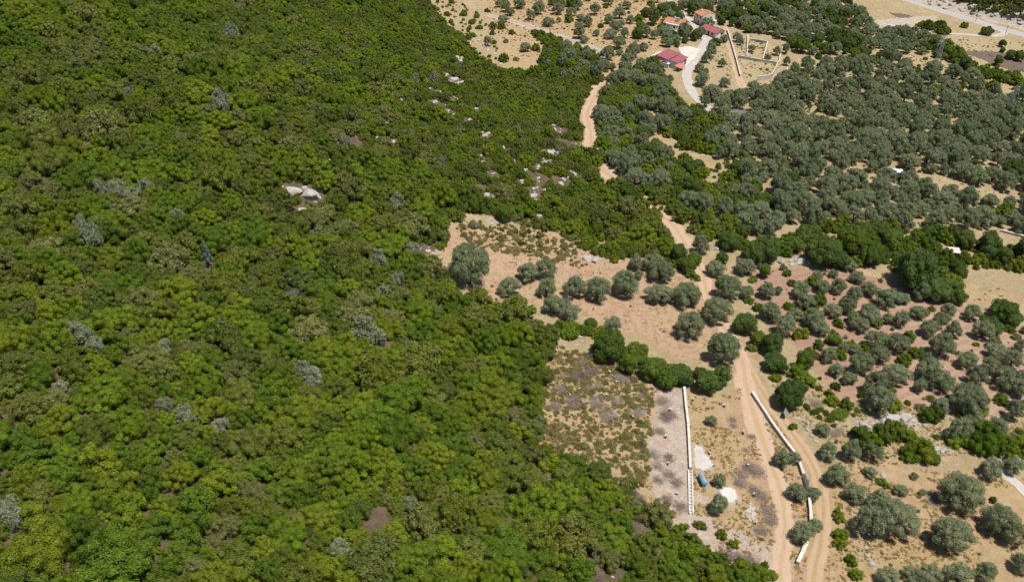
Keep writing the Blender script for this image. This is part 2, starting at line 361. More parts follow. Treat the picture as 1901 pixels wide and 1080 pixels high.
def strip(name, L_, wd, mat, label, off=.05, wob=.35, n=8, close=False):
    d = np.gradient(L_, axis=0); d /= np.linalg.norm(d, axis=1)[:, None] + 1e-9; nrm = np.stack([d[:, 1], -d[:, 0]], 1)
    W = np.interp(np.linspace(0, 1, len(L_)), np.linspace(0, 1, len(wd)), wd) if hasattr(wd, '__len__') else np.full(len(L_), wd)
    k = np.linspace(-1, 1, n); s = np.arange(len(L_))
    wl = 1 + wob * (2 * vn(s / 4.3, s * 0 + .5, 61) - 1) + wob * .7 * (2 * vn(s / 1.3, s * 0 + .5, 62) - 1)
    wr = 1 + wob * (2 * vn(s / 4.3, s * 0 + .5, 63) - 1) + wob * .7 * (2 * vn(s / 1.3, s * 0 + .5, 64) - 1)
    ww = np.where(k[None] < 0, wl[:, None], wr[:, None]) * (W / 2)[:, None]
    X = L_[:, 0][:, None] + nrm[:, 0][:, None] * k * ww; Y = L_[:, 1][:, None] + nrm[:, 1][:, None] * k * ww
    edge = np.where(np.abs(k) > .99, -.07, 0)[None]
    Zz = H(X, Y) + off + edge
    id_ = np.arange(X.size).reshape(X.shape)
    Fq = np.stack([id_[:-1, :-1], id_[:-1, 1:], id_[1:, 1:], id_[1:, :-1]], -1).reshape(-1, 4)[:, ::-1]
    me = npmesh(name, np.stack([X, Y, Zz], -1).reshape(-1, 3), Fq, [mat], smooth=True)
    a = me.attributes.new('across', 'FLOAT', 'POINT'); a.data.foreach_set('value', np.tile((k + 1) / 2, len(L_)).astype(np.float32))
    if np.dot(np.array(me.polygons[len(me.polygons) // 2].normal), (0, 0, 1)) < 0: me.flip_normals()
    return tag(link(name, me), label, kind='structure')
m_track = rutmat('track earth', (.50, .335, .22), (.52, .36, .245), (.42, .29, .15))
m_lane = rutmat('lane earth', (.46, .32, .20), (.45, .30, .175), (.36, .245, .11))
m_grav = rutmat('pale gravel', (.50, .45, .39), (.46, .40, .335), (.44, .37, .3), False)
m_road = rutmat('dusty asphalt', (.40, .36, .32), (.44, .39, .345), (.3, .27, .24), False, .1)
strip('dirt_track', TRACK[0], [6.5, 6.8, 5.5, 5, 9, 5, 4.4, 4.2, 3.8, 4.6, 5, 4, 4], m_track, 'sandy dirt track running down the valley to the walled plot')
strip('dirt_track', LANES[0], [2.2, 3, 3.2, 3.2, 3.4], m_lane, 'faint two rut lane between the long wall and the olive trees', .045, .25)
strip('dirt_track', LANES[1], [2.6, 3, 4], m_track, 'earth lane beside the long enclosure wall below the houses', .045)
strip('dirt_track', FARM, [3.5, 4, 3, 3], m_grav, 'pale farm track branching off the main road to the yard', .045)
strip('earth_ramp', RAMP, [5, 7, 8, 5], rutmat('ramp earth', (.46, .375, .30), (.42, .33, .25), (.36, .26, .16)), 'pale graded earth ramp crossing the slope above the oaks', .05, .5)
strip('gravel_road', GRAVEL, [3.4, 3.2, 3.0, 3.2, 4.5, 5, 5, 4.4, 4.2, 4], m_grav, 'pale curving gravel road past the workshop and houses', .05, .12)
strip('road', ROAD, 7.6, m_road, 'wide grey country road along the foot of the rock cut', .06, .03)
strip('footpath', PATH, 2.6, m_grav, 'narrow pale path leaving the olive terrace', .05, .15)
def sheet(name, P, mat, label, off=.05):
    # a flat area draped on the ground
    P = np.array(P); lo, hi = P.min(0), P.max(0); st = .5
    xs, ys = np.arange(lo[0], hi[0] + st, st), np.arange(lo[1], hi[1] + st, st); X, Y = np.meshgrid(xs, ys)
    jx, jy = X + .3 * (2 * vn(X / 1.1, Y / 1.1, 71) - 1), Y + .3 * (2 * vn(X / 1.1, Y / 1.1, 72) - 1)
    ins = inside(P, jx, jy); id_ = np.arange(X.size).reshape(X.shape)
    ok = ins[:-1, :-1] & ins[:-1, 1:] & ins[1:, 1:] & ins[1:, :-1]
    Fq = np.stack([id_[:-1, :-1], id_[:-1, 1:], id_[1:, 1:], id_[1:, :-1]], -1)[ok]
    V = np.stack([X, Y, H(X, Y) + off], -1).reshape(-1, 3)
    used = np.unique(Fq); rm = np.full(len(V), -1); rm[used] = np.arange(len(used))
    return tag(link(name, npmesh(name, V[used], rm[Fq], [mat], smooth=True)), label, kind='structure')
m_conc = worn('pale concrete', (.52, .49, .44), (.42, .38, .33), .5)
sheet('concrete_slab', Z['patch'], m_conc, 'grey concrete patch beside the foundation wall above the tanker')
sheet('concrete_slab', Z['patch2'], worn('cement spill', (.62, .58, .52), (.52, .47, .41), .6), 'pale spread of dried cement right of the tanker')
sheet('yard', YARD, worn('yard concrete', (.62, .57, .51), (.52, .46, .4), .4), 'pale concrete yard in front of the red roofed workshop', .075)

# ------------------------------------------------------------------ plant shapes
def ico(n=1):
    import bmesh
    b = bmesh.new(); bmesh.ops.create_icosphere(b, subdivisions=n, radius=1.0)
    V = np.array([v.co[:] for v in b.verts]); Fc = np.array([[v.index for v in f.verts] for f in b.faces]); b.free(); return V, Fc
ICO = ico(1); ICO2 = ico(2)
def rand_dirs(r, n):
    d = r.normal(size=(n, 3)); return d / np.linalg.norm(d, axis=1)[:, None]
def crown_arrays(seed, lobes, n, size, core=.86, lump=.16, minz=-9, tilt=.55, elong=1.0, upb=0.0):
    "leaf sprigs (bent quads) spread over overlapping lobes, round leafy cores inside; returns triangles"
    r = np.random.default_rng(seed); lob = np.array(lobes, float); C, Rr = lob[:, :3], lob[:, 3]
    wgt = Rr ** 2; ns = np.maximum((n * 2.2 * wgt / wgt.sum()).astype(int), 6)
    P, Nn = [], []
    for i in range(len(lob)):
        d = rand_dirs(r, ns[i]); d[:, 2] = np.where(d[:, 2] < -.55, -d[:, 2], d[:, 2])
        bump = 1 + lump * (2 * vn(d[:, 0] * 2.6 + 7 * i, d[:, 1] * 2.6 + d[:, 2] * 2.1, seed) - 1) + r.uniform(-.14, .06, ns[i])
        p = C[i] + d * (Rr[i] * bump)[:, None]
        dd = np.linalg.norm(p[:, None] - C[None], axis=2) / Rr[None]; dd[:, i] = 9
        ok = (dd.min(1) > .84) & (p[:, 2] > minz)
        P.append(p[ok]); Nn.append(d[ok])
    P = np.concatenate(P); Nn = np.concatenate(Nn)
    if len(P) > n: s = r.permutation(len(P))[:n]; P, Nn = P[s], Nn[s]
    m = len(P)
    Nn = Nn + tilt * rand_dirs(r, m); Nn[:, 2] += upb; Nn /= np.linalg.norm(Nn, axis=1)[:, None]
    T = np.cross(Nn, rand_dirs(r, m)); T /= np.linalg.norm(T, axis=1)[:, None] + 1e-9; Bt = np.cross(Nn, T)
    sz = size * r.uniform(.55, 1.3, m)[:, None]; a = T * sz * .5 * elong; b = Bt * sz * .42 / elong
    k = Nn * sz * .14
    V = np.stack([P - a - k, P - b * r.uniform(.7, 1.2, (m, 1)) + k, P + a * r.uniform(.6, 1.1, (m, 1)) - k, P + b + k], 1).reshape(-1, 3)
    q = np.arange(m)[:, None] * 4
    Ft = np.concatenate([q + [0, 1, 2], q + [0, 2, 3]])
    if core:
        for i in range(len(lob)):
            v = ICO[0] * (Rr[i] * core * r.uniform(.88, 1.04, (len(ICO[0]), 1))) + C[i]; v[:, 2] = np.maximum(v[:, 2], minz)
            Ft = np.concatenate([Ft, ICO[1] + len(V)]); V = np.concatenate([V, v])
    return V, Ft
def dome(seed, n, k=.42, h=.85, spread=.68, irr=.25):
    "lobes heaped into an uneven dome of radius about 1, each standing clear of the next"
    r = np.random.default_rng(seed); L_ = [(0, 0, h * .34, .56), (.2, .1, h * .2, .5), (-.2, -.12, h * .2, .5)]
    el = 1 + irr * r.uniform(-1, 1); off = r.uniform(0, 6.28); lean = r.normal(size=2) * .12
    for i in range(n):
        f = (i + .5) / n; zz = f ** .9; rad = math.sqrt(max(0, 1 - zz * zz)) * spread; an = i * 2.39996 + off + r.uniform(-.35, .35)
        q = k * r.uniform(.58, 1.12) * (1 - .15 * zz)
        rad *= r.uniform(.82, 1.2)
        L_.append((rad * math.cos(an) * el + lean[0] * zz, rad * math.sin(an) / el + lean[1] * zz, .14 + zz * (h - .26) * r.uniform(.78, 1.16), q))
    return L_
def tri_mesh(name, parts, mats, smooth=False):
    V, F_, I = [], [], []; n = 0
    for (v, f, mi) in parts:
        V.append(v); F_.append(f + n); I.append(np.full(len(f), mi)); n += len(v)
    return npmesh(name, np.concatenate(V), np.concatenate(F_), mats, np.concatenate(I), smooth)
def mb_tris(mb):
    V = np.array([tuple(v) for v in mb.v]); T = []
    for f in mb.f:
        for i in range(1, len(f) - 1): T.append((f[0], f[i], f[i + 1]))
    return V, np.array(T)
m_bark = worn('olive bark', (.17, .14, .115), (.10, .085, .07), 3, .95, .1, 0, .6, .08)
m_twig = worn('dead grey twigs', (.26, .245, .20), (.19, .175, .145), 4, .95, .1)
m_mauve = worn('cut branches', (.35, .28, .23), (.25, .195, .16), 4, .95, .1)
LM = dict(
    oak_shrub=leafmat('kermes oak leaves', [(.112, .174, .007), (.142, .202, .008), (.080, .130, .008), (.138, .176, .009), (.168, .212, .010), (.094, .156, .008), (.072, .114, .008), (.150, .175, .026)], .18),
    mastic_shrub=leafmat('mastic leaves', [(.122, .146, .014), (.090, .120, .010), (.158, .168, .032), (.106, .145, .011), (.178, .182, .055), (.080, .102, .016), (.100, .130, .018)], .18),
    wild_olive=leafmat('wild olive leaves', [(.24, .265, .15), (.205, .235, .125), (.27, .285, .175), (.21, .25, .13)], .2),
    broom_shrub=leafmat('yellow green leaves', [(.12, .215, .012), (.165, .20, .014), (.10, .20, .016)]),
    olive_tree=leafmat('olive leaves', [(.215, .24, .125), (.185, .215, .11), (.24, .26, .145), (.205, .245, .12), (.17, .21, .10)], .2, .3),
    green_tree=leafmat('dark broad leaves', [(.072, .12, .016), (.09, .125, .020), (.062, .108, .022), (.11, .16, .014), (.085, .135, .034)]),
    pine=leafmat('blue grey conifer needles', [(.17, .23, .19), (.15, .21, .17)], .1),
    weed=leafmat('olive weeds', [(.32, .26, .10), (.22, .22, .07), (.40, .31, .14), (.30, .25, .10), (.24, .25, .09), (.44, .33, .13)], .35))
PROTO = {}                                                          # species -> list of (crown mesh, trunk mesh or None, joined mesh)
def add_proto(sp, seed, lobes, n, size, trunk=None, **kw):
    V, Ft = crown_arrays(seed, lobes, n, size, **kw)
    if trunk is None:
        me = tri_mesh(sp, [(V, Ft, 0)], [LM[sp]]); PROTO.setdefault(sp, []).append((me, None, me))
    else:
        tv, tf = mb_tris(trunk)
        PROTO.setdefault(sp, []).append((tri_mesh('crown', [(V, Ft, 0)], [LM[sp]]), tri_mesh('trunk', [(tv, tf, 0)], [m_bark], True),
                                         tri_mesh(sp, [(V, Ft, 0), (tv, tf, 1)], [LM[sp], m_bark])))
for i in range(6): add_proto('oak_shrub', 100 + i, dome(100 + i, (17, 21, 14, 26, 12, 19)[i], (.33, .30, .36, .27, .38, .31)[i], 1.12, .76, .3), 2800, .10, minz=.0, core=.84, lump=.2, tilt=.36)
for i in range(6): add_proto('mastic_shrub', 200 + i, dome(200 + i, (24, 28, 20, 34, 18, 26)[i], (.27, .25, .30, .23, .32, .26)[i], 1.02, .76, .3), 2800, .09, minz=.0, tilt=.42, core=.82, lump=.2)
for i in range(4): add_proto('wild_olive', 300 + i, dome(300 + i, (13, 17, 10, 15)[i], .36, 1.1, .62, .35), 1900, .12, minz=.0, tilt=.8, core=.72)
for i in range(3): add_proto('broom_shrub', 400 + i, dome(400 + i, 15 + 4 * i, .38, .8), 1900, .13, minz=.0, tilt=.6)
def trunked(seed, nl, hb, spread, lr, ht, tr, open_=1.0):
    "a forked trunk carrying lobes: unit crown radius 1"
    r = np.random.default_rng(seed); mb = MB(); lobes = []
    fork = Vector((r.uniform(-.06, .06), r.uniform(-.06, .06), hb))
    mb.tube([(0, 0, -.15), (r.uniform(-.04, .04), r.uniform(-.04, .04), hb * .45), fork], [tr * 1.35, tr, tr * .85], 7)
    off = r.uniform(0, 6.28)
    for i in range(nl):
        f = (i + .5) / nl; an = off + i * 2.39996 + r.uniform(-.35, .35); zz = f
        rad = spread * math.sqrt(max(.02, 1 - (1.25 * zz - .25) ** 2)) * r.uniform(.7, 1.15) if f < .85 else spread * .3
        p = Vector((rad * math.cos(an), rad * math.sin(an), hb + .12 + zz * (ht - hb - .12) * r.uniform(.85, 1.08)))
        lobes.append((*p, lr * r.uniform(.68, 1.22)))
        if i % 2 == 0:
            mid = fork.lerp(p, .5) + Vector((r.uniform(-.08, .08), r.uniform(-.08, .08), -.04))
            mb.tube([fork, mid, p], [tr * .55, tr * .36, tr * .14], 5)
    return mb, lobes
for i in range(7):
    mb, lb = trunked(500 + i, (17, 21, 15, 23, 18, 13, 19)[i], .40, (.68, .72, .76, .68, .74, .70, .66)[i], (.32, .29, .33, .28, .31, .36, .31)[i], (1.5, 1.4, 1.35, 1.55, 1.45, 1.3, 1.6)[i], .085)
    add_proto('olive_tree', 520 + i, lb, 2700, .095, mb, core=.72, tilt=.6, lump=.24, elong=1.25)
for i in range(4):
    mb, lb = trunked(600 + i, (16, 20, 13, 18)[i], .34, (.66, .7, .6, .72)[i], (.40, .36, .42, .37)[i], (1.35, 1.2, 1.6, 1.25)[i], .09)
    add_proto('green_tree', 620 + i, lb, 2300, .12, mb, core=.84)
BIG = {k: len(v) for k, v in PROTO.items()}                          # shapes from this index on are finer, for large plants
for i in range(3): add_proto('oak_shrub', 150 + i, dome(150 + i, (38, 46, 32)[i], (.215, .19, .24)[i], 1.0, .78), 9500, .048, minz=.0, core=.84, lump=.2, tilt=.36)
for i in range(3):
    mb, lb = trunked(550 + i, (30, 38, 26)[i], .36, (.74, .76, .72)[i], (.25, .23, .27)[i], (1.4, 1.35, 1.5)[i], .085)
    add_proto('olive_tree', 570 + i, lb, 8500, .052, mb, core=.7, tilt=.6, lump=.24, elong=1.3)
for i in range(2):
    mb, lb = trunked(650 + i, (30, 38)[i], .3, .74, (.29, .27)[i], (1.25, 1.15)[i], .09)
    add_proto('green_tree', 660 + i, lb, 7500, .068, mb, core=.84)
mb, lb = MB(), []
mb.tube([(0, 0, -.1), (0, 0, 2.3)], [.08, .02], 6)
for i in range(22):
    f = i / 21; a = i * 2.4; rad = .52 * (1 - f) + .05; lb.append((rad * math.cos(a), rad * math.sin(a), .45 + f * 2.0, .26 * (1 - .55 * f)))
add_proto('pine', 640, lb, 1500, .12, mb, core=.7, elong=1.5)
def twiggy(seed, nb, h, flat=1.0, size=.02, cards=260):
    r = np.random.default_rng(seed); mb = MB()
    for i in range(nb):
        a = r.uniform(0, 6.28); e = r.uniform(.15, 1.35) * flat; ln = r.uniform(.6, 1.05)
        b0 = Vector((r.normal() * .12, r.normal() * .12, 0)); d = Vector((math.cos(a) * math.cos(e), math.sin(a) * math.cos(e), math.sin(e) * h))
        p1 = b0 + d * ln * .5 + Vector((r.normal() * .08, r.normal() * .08, r.normal() * .05)); p2 = b0 + d * ln + Vector((r.normal() * .12, r.normal() * .12, -.05))
        mb.tube([b0, p1, p2], [size * 1.5, size, size * .35], 3, False)
        for j in range(3):
            q = p1.lerp(p2, r.uniform(0, .9)); mb.tube([q, q + Vector((r.normal(), r.normal(), r.uniform(-.2, .9))) * .17], [size * .7, size * .25], 3, False)
    return mb
def twig_proto(sp, seed, mat, **k):
    mb = twiggy(seed, **k); V, T = mb_tris(mb); me = tri_mesh(sp, [(V, T, 0)], [mat]); PROTO.setdefault(sp, []).append((me, None, me))
for i in range(3): twig_proto('bare_shrub', 700 + i, m_twig, nb=150, h=1.0, size=.014)
def brush(seed, nb):
    "felled branches lying in a low heap of unit radius, butts roughly one way"
    r = np.random.default_rng(seed); mb = MB(); a0 = r.uniform(0, 6.28)
    for i in range(nb):
        a = a0 + r.normal() * .7; c = Vector((r.normal() * .46, r.normal() * .46, r.uniform(.02, .22))); ln = r.uniform(.3, .75)
        d = Vector((math.cos(a), math.sin(a), r.normal() * .16)); s = r.uniform(.006, .016)
        p0, p1 = c - d * ln * .5, c + d * ln * .5 + Vector((r.normal() * .1, r.normal() * .1, .05)); p0.z = max(p0.z, .02); p1.z = max(p1.z, .03)
        m_ = (p0 + p1) / 2 + Vector((r.normal() * .06, r.normal() * .06, r.uniform(0, .09)))
        mb.tube([p0, m_, p1], [s * 1.4, s, s * .4], 3, False)
        for j in range(4):
            q = m_.lerp(p1, r.uniform(-.3, 1)); mb.tube([q, q + Vector((d.x + r.normal() * .8, d.y + r.normal() * .8, r.uniform(-.1, .5))) * .16], [s * .6, s * .2], 3, False)
    return mb
for i in range(4):
    mb = brush(720 + i, 170); V, T = mb_tris(mb); me = tri_mesh('brush_pile', [(V, T, 0)], [m_mauve]); PROTO.setdefault('brush_pile', []).append((me, None, me))
for i in range(3):
    V, Ft = crown_arrays(740 + i, [(0, 0, .0, .4), (.4, .1, .0, .3), (-.3, .3, .0, .32)], 90, .24, core=0, tilt=.6, elong=1.6, minz=0, upb=1.0)
    me = tri_mesh('grass', [(V, Ft, 0)], [leafmat('dry grass %d' % i, [(.50, .36, .15), (.44, .30, .12), (.54, .42, .21), (.42, .36, .16)], .4, .2)]); PROTO.setdefault('dry_grass', []).append((me, None, me))
for i in range(3):
    V, Ft = crown_arrays(745 + i, dome(745 + i, 9, .4, .6), 420, .2, core=.55, tilt=1.0, elong=1.5, minz=0)
    me = tri_mesh('weed_clump', [(V, Ft, 0)], [LM['weed']]); PROTO.setdefault('weed', []).append((me, None, me))
def rock_mesh(seed, sub=2, flat=.55):
    r = np.random.default_rng(seed); V, Fc = ICO2 if sub == 2 else ICO
    k = r.normal(size=(15, 3)); k /= np.linalg.norm(k, axis=1)[:, None]; lim = r.uniform(.45, .85, 15)
    v = V.copy()
    for kk, l_ in zip(k, lim):
        dd = v @ kk; v = v - np.maximum(dd - l_, 0)[:, None] * kk
    v *= (1 + .13 * (2 * vn(V[:, 0] * 3 + seed, V[:, 1] * 3 + V[:, 2] * 2, 5) - 1))[:, None]
    v = v * np.array([1, r.uniform(.55, .9), flat * r.uniform(.8, 1.2)])
    return v, Fc
m_rock = worn('grey limestone', (.50, .46, .41), (.27, .235, .20), .9, .9, .15, 0, .7, .25)
m_rub = worn('white rubble', (.62, .57, .50), (.45, .38, .31), 2, .9, .1, 0, .5, .1)
for i in range(5):
    v, f = rock_mesh(760 + i); me = tri_mesh('limestone_boulder', [(v, f, 0)], [m_rock]); PROTO.setdefault('limestone_boulder', []).append((me, None, me))
for i in range(3):
    v, f = rock_mesh(780 + i, 1, .7); me = tri_mesh('rubble', [(v, f, 0)], [m_rub]); PROTO.setdefault('rubble', []).append((me, None, me))

m_clod = worn('red earth clods', (.46, .28, .18), (.36, .20, .13), 2, .95, .05)
for i in range(3):
    v, f = rock_mesh(790 + i, 1, .6); me = tri_mesh('soil_clods', [(v, f, 0)], [m_clod]); PROTO.setdefault('soil_clods', []).append((me, None, me))
# ------------------------------------------------------------------ where every plant stands
PL = []                                                             # (species, x, y, z, radius, rot, shape)
GRID = {}
def cell(x, y): return int(x // 4), int(y // 4)
def fits(x, y, r, k, reach=3):
    cx, cy = cell(x, y); n = int((r + 6) * k / 4) + 1; n = min(n, reach)
    for i in range(cx - n, cx + n + 1):
        for j in range(cy - n, cy + n + 1):
            for (a, b, q) in GRID.get((i, j), ()):
                if (a - x) ** 2 + (b - y) ** 2 < ((q + r) * k) ** 2: return False
    return True
HRATIO = dict(soil_clods=.3, weed=.3, rubble=.3, dry_grass=.2, olive_tree=.9, green_tree=.9, oak_shrub=.45, mastic_shrub=.42, wild_olive=.6, broom_shrub=.4, bare_shrub=.5, pine=1.3, brush_pile=.12, limestone_boulder=.2, bougain=.5)
def put(sp, x, y, r, shape=None, rot=None, z=None, grid=True):
    zz = float(H(x, y)) if z is None else z
    gr = r * {'limestone_boulder': 1.7, 'wild_olive': 1.3, 'pine': 2.0}.get(sp, 1)
    if shape is None:
        nb, na = BIG.get(sp), len(PROTO[sp])
        shape = random.randrange(na) if nb is None or nb == na else random.randrange(nb, na) if r > 3.3 else random.randrange(nb)
    PL.append((sp, x, y, zz, r, random.uniform(0, 6.283) if rot is None else rot, shape, (random.uniform(.87, 1.16), random.uniform(.87, 1.16), random.uniform(.82, 1.3) * (1.3 if sp in ('wild_olive', 'pine') else 1))))
    if grid: GRID.setdefault(cell(x, y), []).append((x, y, gr))
def place(sp, px, py, wpx, shape=None, rot=None):
    "a plant whose crown centre shows at the pixel and which is wpx photo pixels wide"
    d0 = at(px, py)[3]; r = wpx / 2 * d0 / FPX * .98
    if sp == 'limestone_boulder': r *= 1.35
    x, y, z, d = at(px, py, HRATIO[sp] * r); put(sp, x, y, r, shape, rot)
for a in """870,492,86 945,527,50 980,502,46 1014,502,42 1015,534,42 1068,530,52 1111,535,54 1160,525,56 1186,510,20 1226,540,52 1276,542,54 1215,484,46 1230,502,48 1181,488,30
1060,578,42 1028,566,42 1137,603,36 1282,600,60 1332,572,62 1343,647,64 1300,458,34 1329,495,38 1385,491,42 1351,532,56 1388,542,28 1423,540,31 1445,539,18 1489,535,40 1528,529,35 1547,507,20 1579,491,30 1592,515,28
1681,515,36 1614,535,34 1587,547,30 1712,544,32 1648,552,44 1678,552,28 1432,577,42 1496,559,32 1459,606,44 1476,582,30 1509,589,40 1523,606,36 1547,574,34 1574,569,34 1617,586,38 1584,588,30 1597,603,32 1675,593,32 1705,579,30 1759,576,38 1806,579,36
1725,609,36 1772,611,32 1826,613,38 1628,630,44 1668,636,44 1540,657,36 1590,647,26 1749,640,50 1796,667,38 1853,650,40 1840,677,40 1553,684,34 1600,677,46 1634,660,34 1665,690,54 1725,684,52 1867,700,50 1749,706,48 1813,702,42 1577,698,34 1624,713,44 1708,716,28 1880,668,38 1895,720,40
1536,835,40 1579,838,40 1619,841,36 1553,882,46 1589,912,44 1617,875,26 1614,970,62 1665,960,80 1632,929,54 1788,909,82 1765,990,76 1840,868,44 1884,862,40 1860,963,76 1884,995,46 1651,1066,44 1690,1062,36 1779,1069,58 1725,1066,46 1830,1060,40 1893,1047,38
1634,742,58 1745,757,42 1783,797,50 1813,777,40 1853,791,40 1800,740,66 1884,764,38 1528,796,28 1698,882,17 1673,907,27 1713,912,16 1321,779,24 1336,892,26 1334,936,42 1452,851,34 1474,850,26 1480,914,36 1510,914,32 1492,990,40 1514,975,30
975,86,22 1020,95,16 905,78,18 1018,38,24 1090,40,22 1105,18,22 1130,35,20 1078,30,18 1150,25,22 1142,48,22 1160,62,20 1107,60,16 1085,72,18 1060,20,22 1040,8,22 1170,35,20 1000,15,26 965,5,24 1075,48,17 985,28,20 940,12,22 1150,80,24 1128,100,28 1108,130,30 1085,118,26 1175,95,30 1165,108,26 1195,85,22 1190,118,24
1215,152,24 1222,130,20 1160,128,30 1200,60,22 1215,65,18 1240,68,22 1255,70,16 1130,0,20 1165,8,20
1320,96,26 1312,108,20 1299,125,22 1310,132,16 1303,148,26 1322,170,38 1345,152,22 1370,178,36 1340,118,16 1396,90,16 1368,70,18 1375,78,14 1345,70,18 1400,158,26 1428,170,24 1448,150,20 1461,115,16 1442,95,18 1475,130,22 1425,108,14 1460,92,18 1490,145,28 1355,175,28 1310,190,20""".split():
    place('olive_tree', *map(float, a.split(',')))
for a in """1385,600,46 1408,628,36 1436,640,46 1442,668,50 1493,672,34 1466,730,62 1486,716,34 1550,625,32 1702,500,80 1740,528,64 1584,441,60 1530,462,66 1424,456,60 1354,443,44 1398,470,44 1620,470,50 1600,424,44 1660,440,40 1380,430,30 1475,450,40 1779,549,34 1867,569,60 1840,600,40 1884,590,36
1130,640,64 1180,655,54 1215,680,56 1262,690,52 1312,708,48 1340,700,42 1165,680,40 1238,702,40 1300,690,30 1290,478,30 1275,490,34 1260,470,30 935,398,30 1096,602,26 1340,478,26 1420,505,24
1247,12,22 1200,20,26 1215,35,24 1228,20,20 1190,45,20 1278,52,16 1230,50,22 1290,68,18 1258,82,12 1272,74,14 1340,38,18 1350,28,20 1302,62,14 1262,14,18 1285,22,18 1360,42,16 1375,40,18 1330,75,20 1296,34,14 1390,52,20 1184,62,22 1250,62,14
1735,165,22 1680,168,26 1550,80,26 1585,55,20 1590,40,22 1570,58,16 1600,20,16 1833,54,24 1862,80,16 1862,92,12 1880,98,26 1893,104,20 1853,114,18 1720,85,24 1700,78,18 1738,100,16 1770,108,18 1795,118,22 1765,130,14 1490,175,20 1540,20,16 1560,24,14 1480,10,18 1510,12,16 1420,30,22 1450,40,22""".split():
    place('green_tree', *map(float, a.split(',')))
for a in """682,615,54 410,192,34 170,440,40 150,418,30 330,400,24 215,355,36 240,360,34 345,770,38 303,752,26 405,790,34 630,1018,36 300,645,34 700,480,30 765,465,34 560,690,30 580,700,34 185,350,30 760,935,30 1000,785,20 20,960,50 770,150,18 805,145,20 735,375,30 590,435,24 1140,600,16
710,540,26 735,520,30 880,417,17 640,262,24 430,65,26 285,95,26 270,345,28 150,622,40 175,640,34""".split():
    px, py, wd = map(float, a.split(',')); place('wild_olive', px, py, wd * 1.22)
for a in """1098,290,34 1112,294,30 1086,284,28 1146,342,38 1160,354,40 1176,368,40 1192,382,32 1106,300,28 1064,604,30 1084,612,34 1112,616,36 1040,606,30 60,1030,150 205,1045,175 350,985,70 30,950,80 600,1060,80 1045,880,60 1060,905,56 1020,860,50 930,735,80 850,770,64 905,705,76 900,640,80 960,665,70 510,600,70 470,985,70 560,930,70 690,1010,70 745,1035,80 120,880,70 70,700,76 330,880,80 480,870,70 1000,1040,60 870,1020,70
1075,950,50 1120,940,50 1150,975,56 1200,1010,50 1225,985,40 1262,985,38 1290,1005,36 1320,1035,44 1338,1050,44 1240,1040,50 1376,1058,44 1420,1050,20 1300,975,22 1340,992,24 1360,1010,22 1180,1050,50""".split():
    place('oak_shrub', *map(float, a.split(',')))
for a in """1602,813,46 1640,808,56 1668,802,44 1690,810,34 1620,820,40 1712,838,52 1728,846,36 1685,842,36 1830,820,80 1865,828,60 1895,830,50 1780,815,40 1557,956,28 1562,990,30 1640,895,24 1472,792,16 1560,1010,24 1580,1040,24 1590,1065,28 1545,745,30 1570,752,30 1730,772,40 1660,752,36
1500,705,34 1480,690,40 1395,645,24 1408,572,22 1392,558,18 1810,760,60 1650,725,26 1575,640,20 1558,600,24 1700,655,34 1690,625,28 1680,670,30 1485,620,30 1520,640,26 1560,660,26 1625,600,24 1604,645,26 1500,575,20
1003,205,14 1605,28,14 1725,48,30 1745,46,26 1752,56,30 1712,44,20 1790,48,16 1845,162,30 1858,145,26 1868,148,20 1830,128,22 1885,195,26 1740,44,14 1700,130,22 1620,110,20 870,70,16 885,30,14 915,48,16 930,50,18 935,110,22 995,90,18 1010,105,20 1030,100,20 1090,90,14 1040,72,14 950,60,16""".split():
    place('oak_shrub', *map(float, a.split(',')))
for a in "830,535,46 1056,617,42 1295,600,16 150,480,30 100,830,40 1480,745,20 690,1000,24 500,40,18 1560,768,30 1430,1065,28 1440,700,24 820,820,26 745,850,30 1580,640,22 1420,575,16 315,530,30".split():
    place('broom_shrub', *map(float, a.split(',')))
for a in "490,70,26 410,180,22 565,680,36 540,545,60 800,570,40 740,540,36 575,715,30 920,120,10 1050,560,30 1570,625,14 240,165,30 1000,95,10".split():
    place('bare_shrub', *map(float, a.split(',')))
place('pine', 384, 478, 30)
place('mastic_shrub', 848, 400, 34)
# boulders and outcrops of pale limestone
for a in """545,351,38 574,360,36 588,364,18 470,22,22 488,24,12 848,108,14 855,112,10 843,146,16 858,152,12 828,140,14 835,152,14 848,155,10 808,190,14 830,205,12 832,212,14 872,222,9 875,232,12 718,228,10 1020,282,16 1034,284,12 1028,280,9 893,288,8 895,300,8 917,322,10 1000,330,10 1040,340,12 1045,332,10 990,350,12 985,362,14
1030,240,10 1028,232,8 1040,245,8 1070,305,8 968,335,10 990,362,16 1010,352,10 950,340,8 700,255,10 730,262,12 1090,478,20 1105,484,18 1078,625,9 1080,632,10 1330,460,14 1345,466,8 1438,478,16 1450,486,18 1488,486,22 1500,488,14 1478,482,14 1470,490,12 1392,472,10 960,490,8 803,470,12 815,478,12 795,465,12 868,72,10 880,76,12 900,85,10 890,75,10 905,92,8 920,100,10 930,118,8 935,115,7 1070,640,8
1620,785,24 1640,778,28 1660,774,30 1680,774,26 1605,788,20 1693,778,18 1725,826,18 1740,832,16 1750,836,14 1845,848,26 1865,846,28 1885,850,26 1900,846,26 1480,775,10 1490,786,9 1498,797,9 1507,808,10 1515,818,10 1500,785,8 1510,788,8 1585,955,9 1592,968,9 1610,1030,12 1618,1045,14 1608,1015,9 1600,1000,8 1625,1055,9 1640,880,12 1375,212,6 910,408,10 912,415,8 980,412,10 1000,400,12""".split():
    place('limestone_boulder', *map(float, a.split(',')))
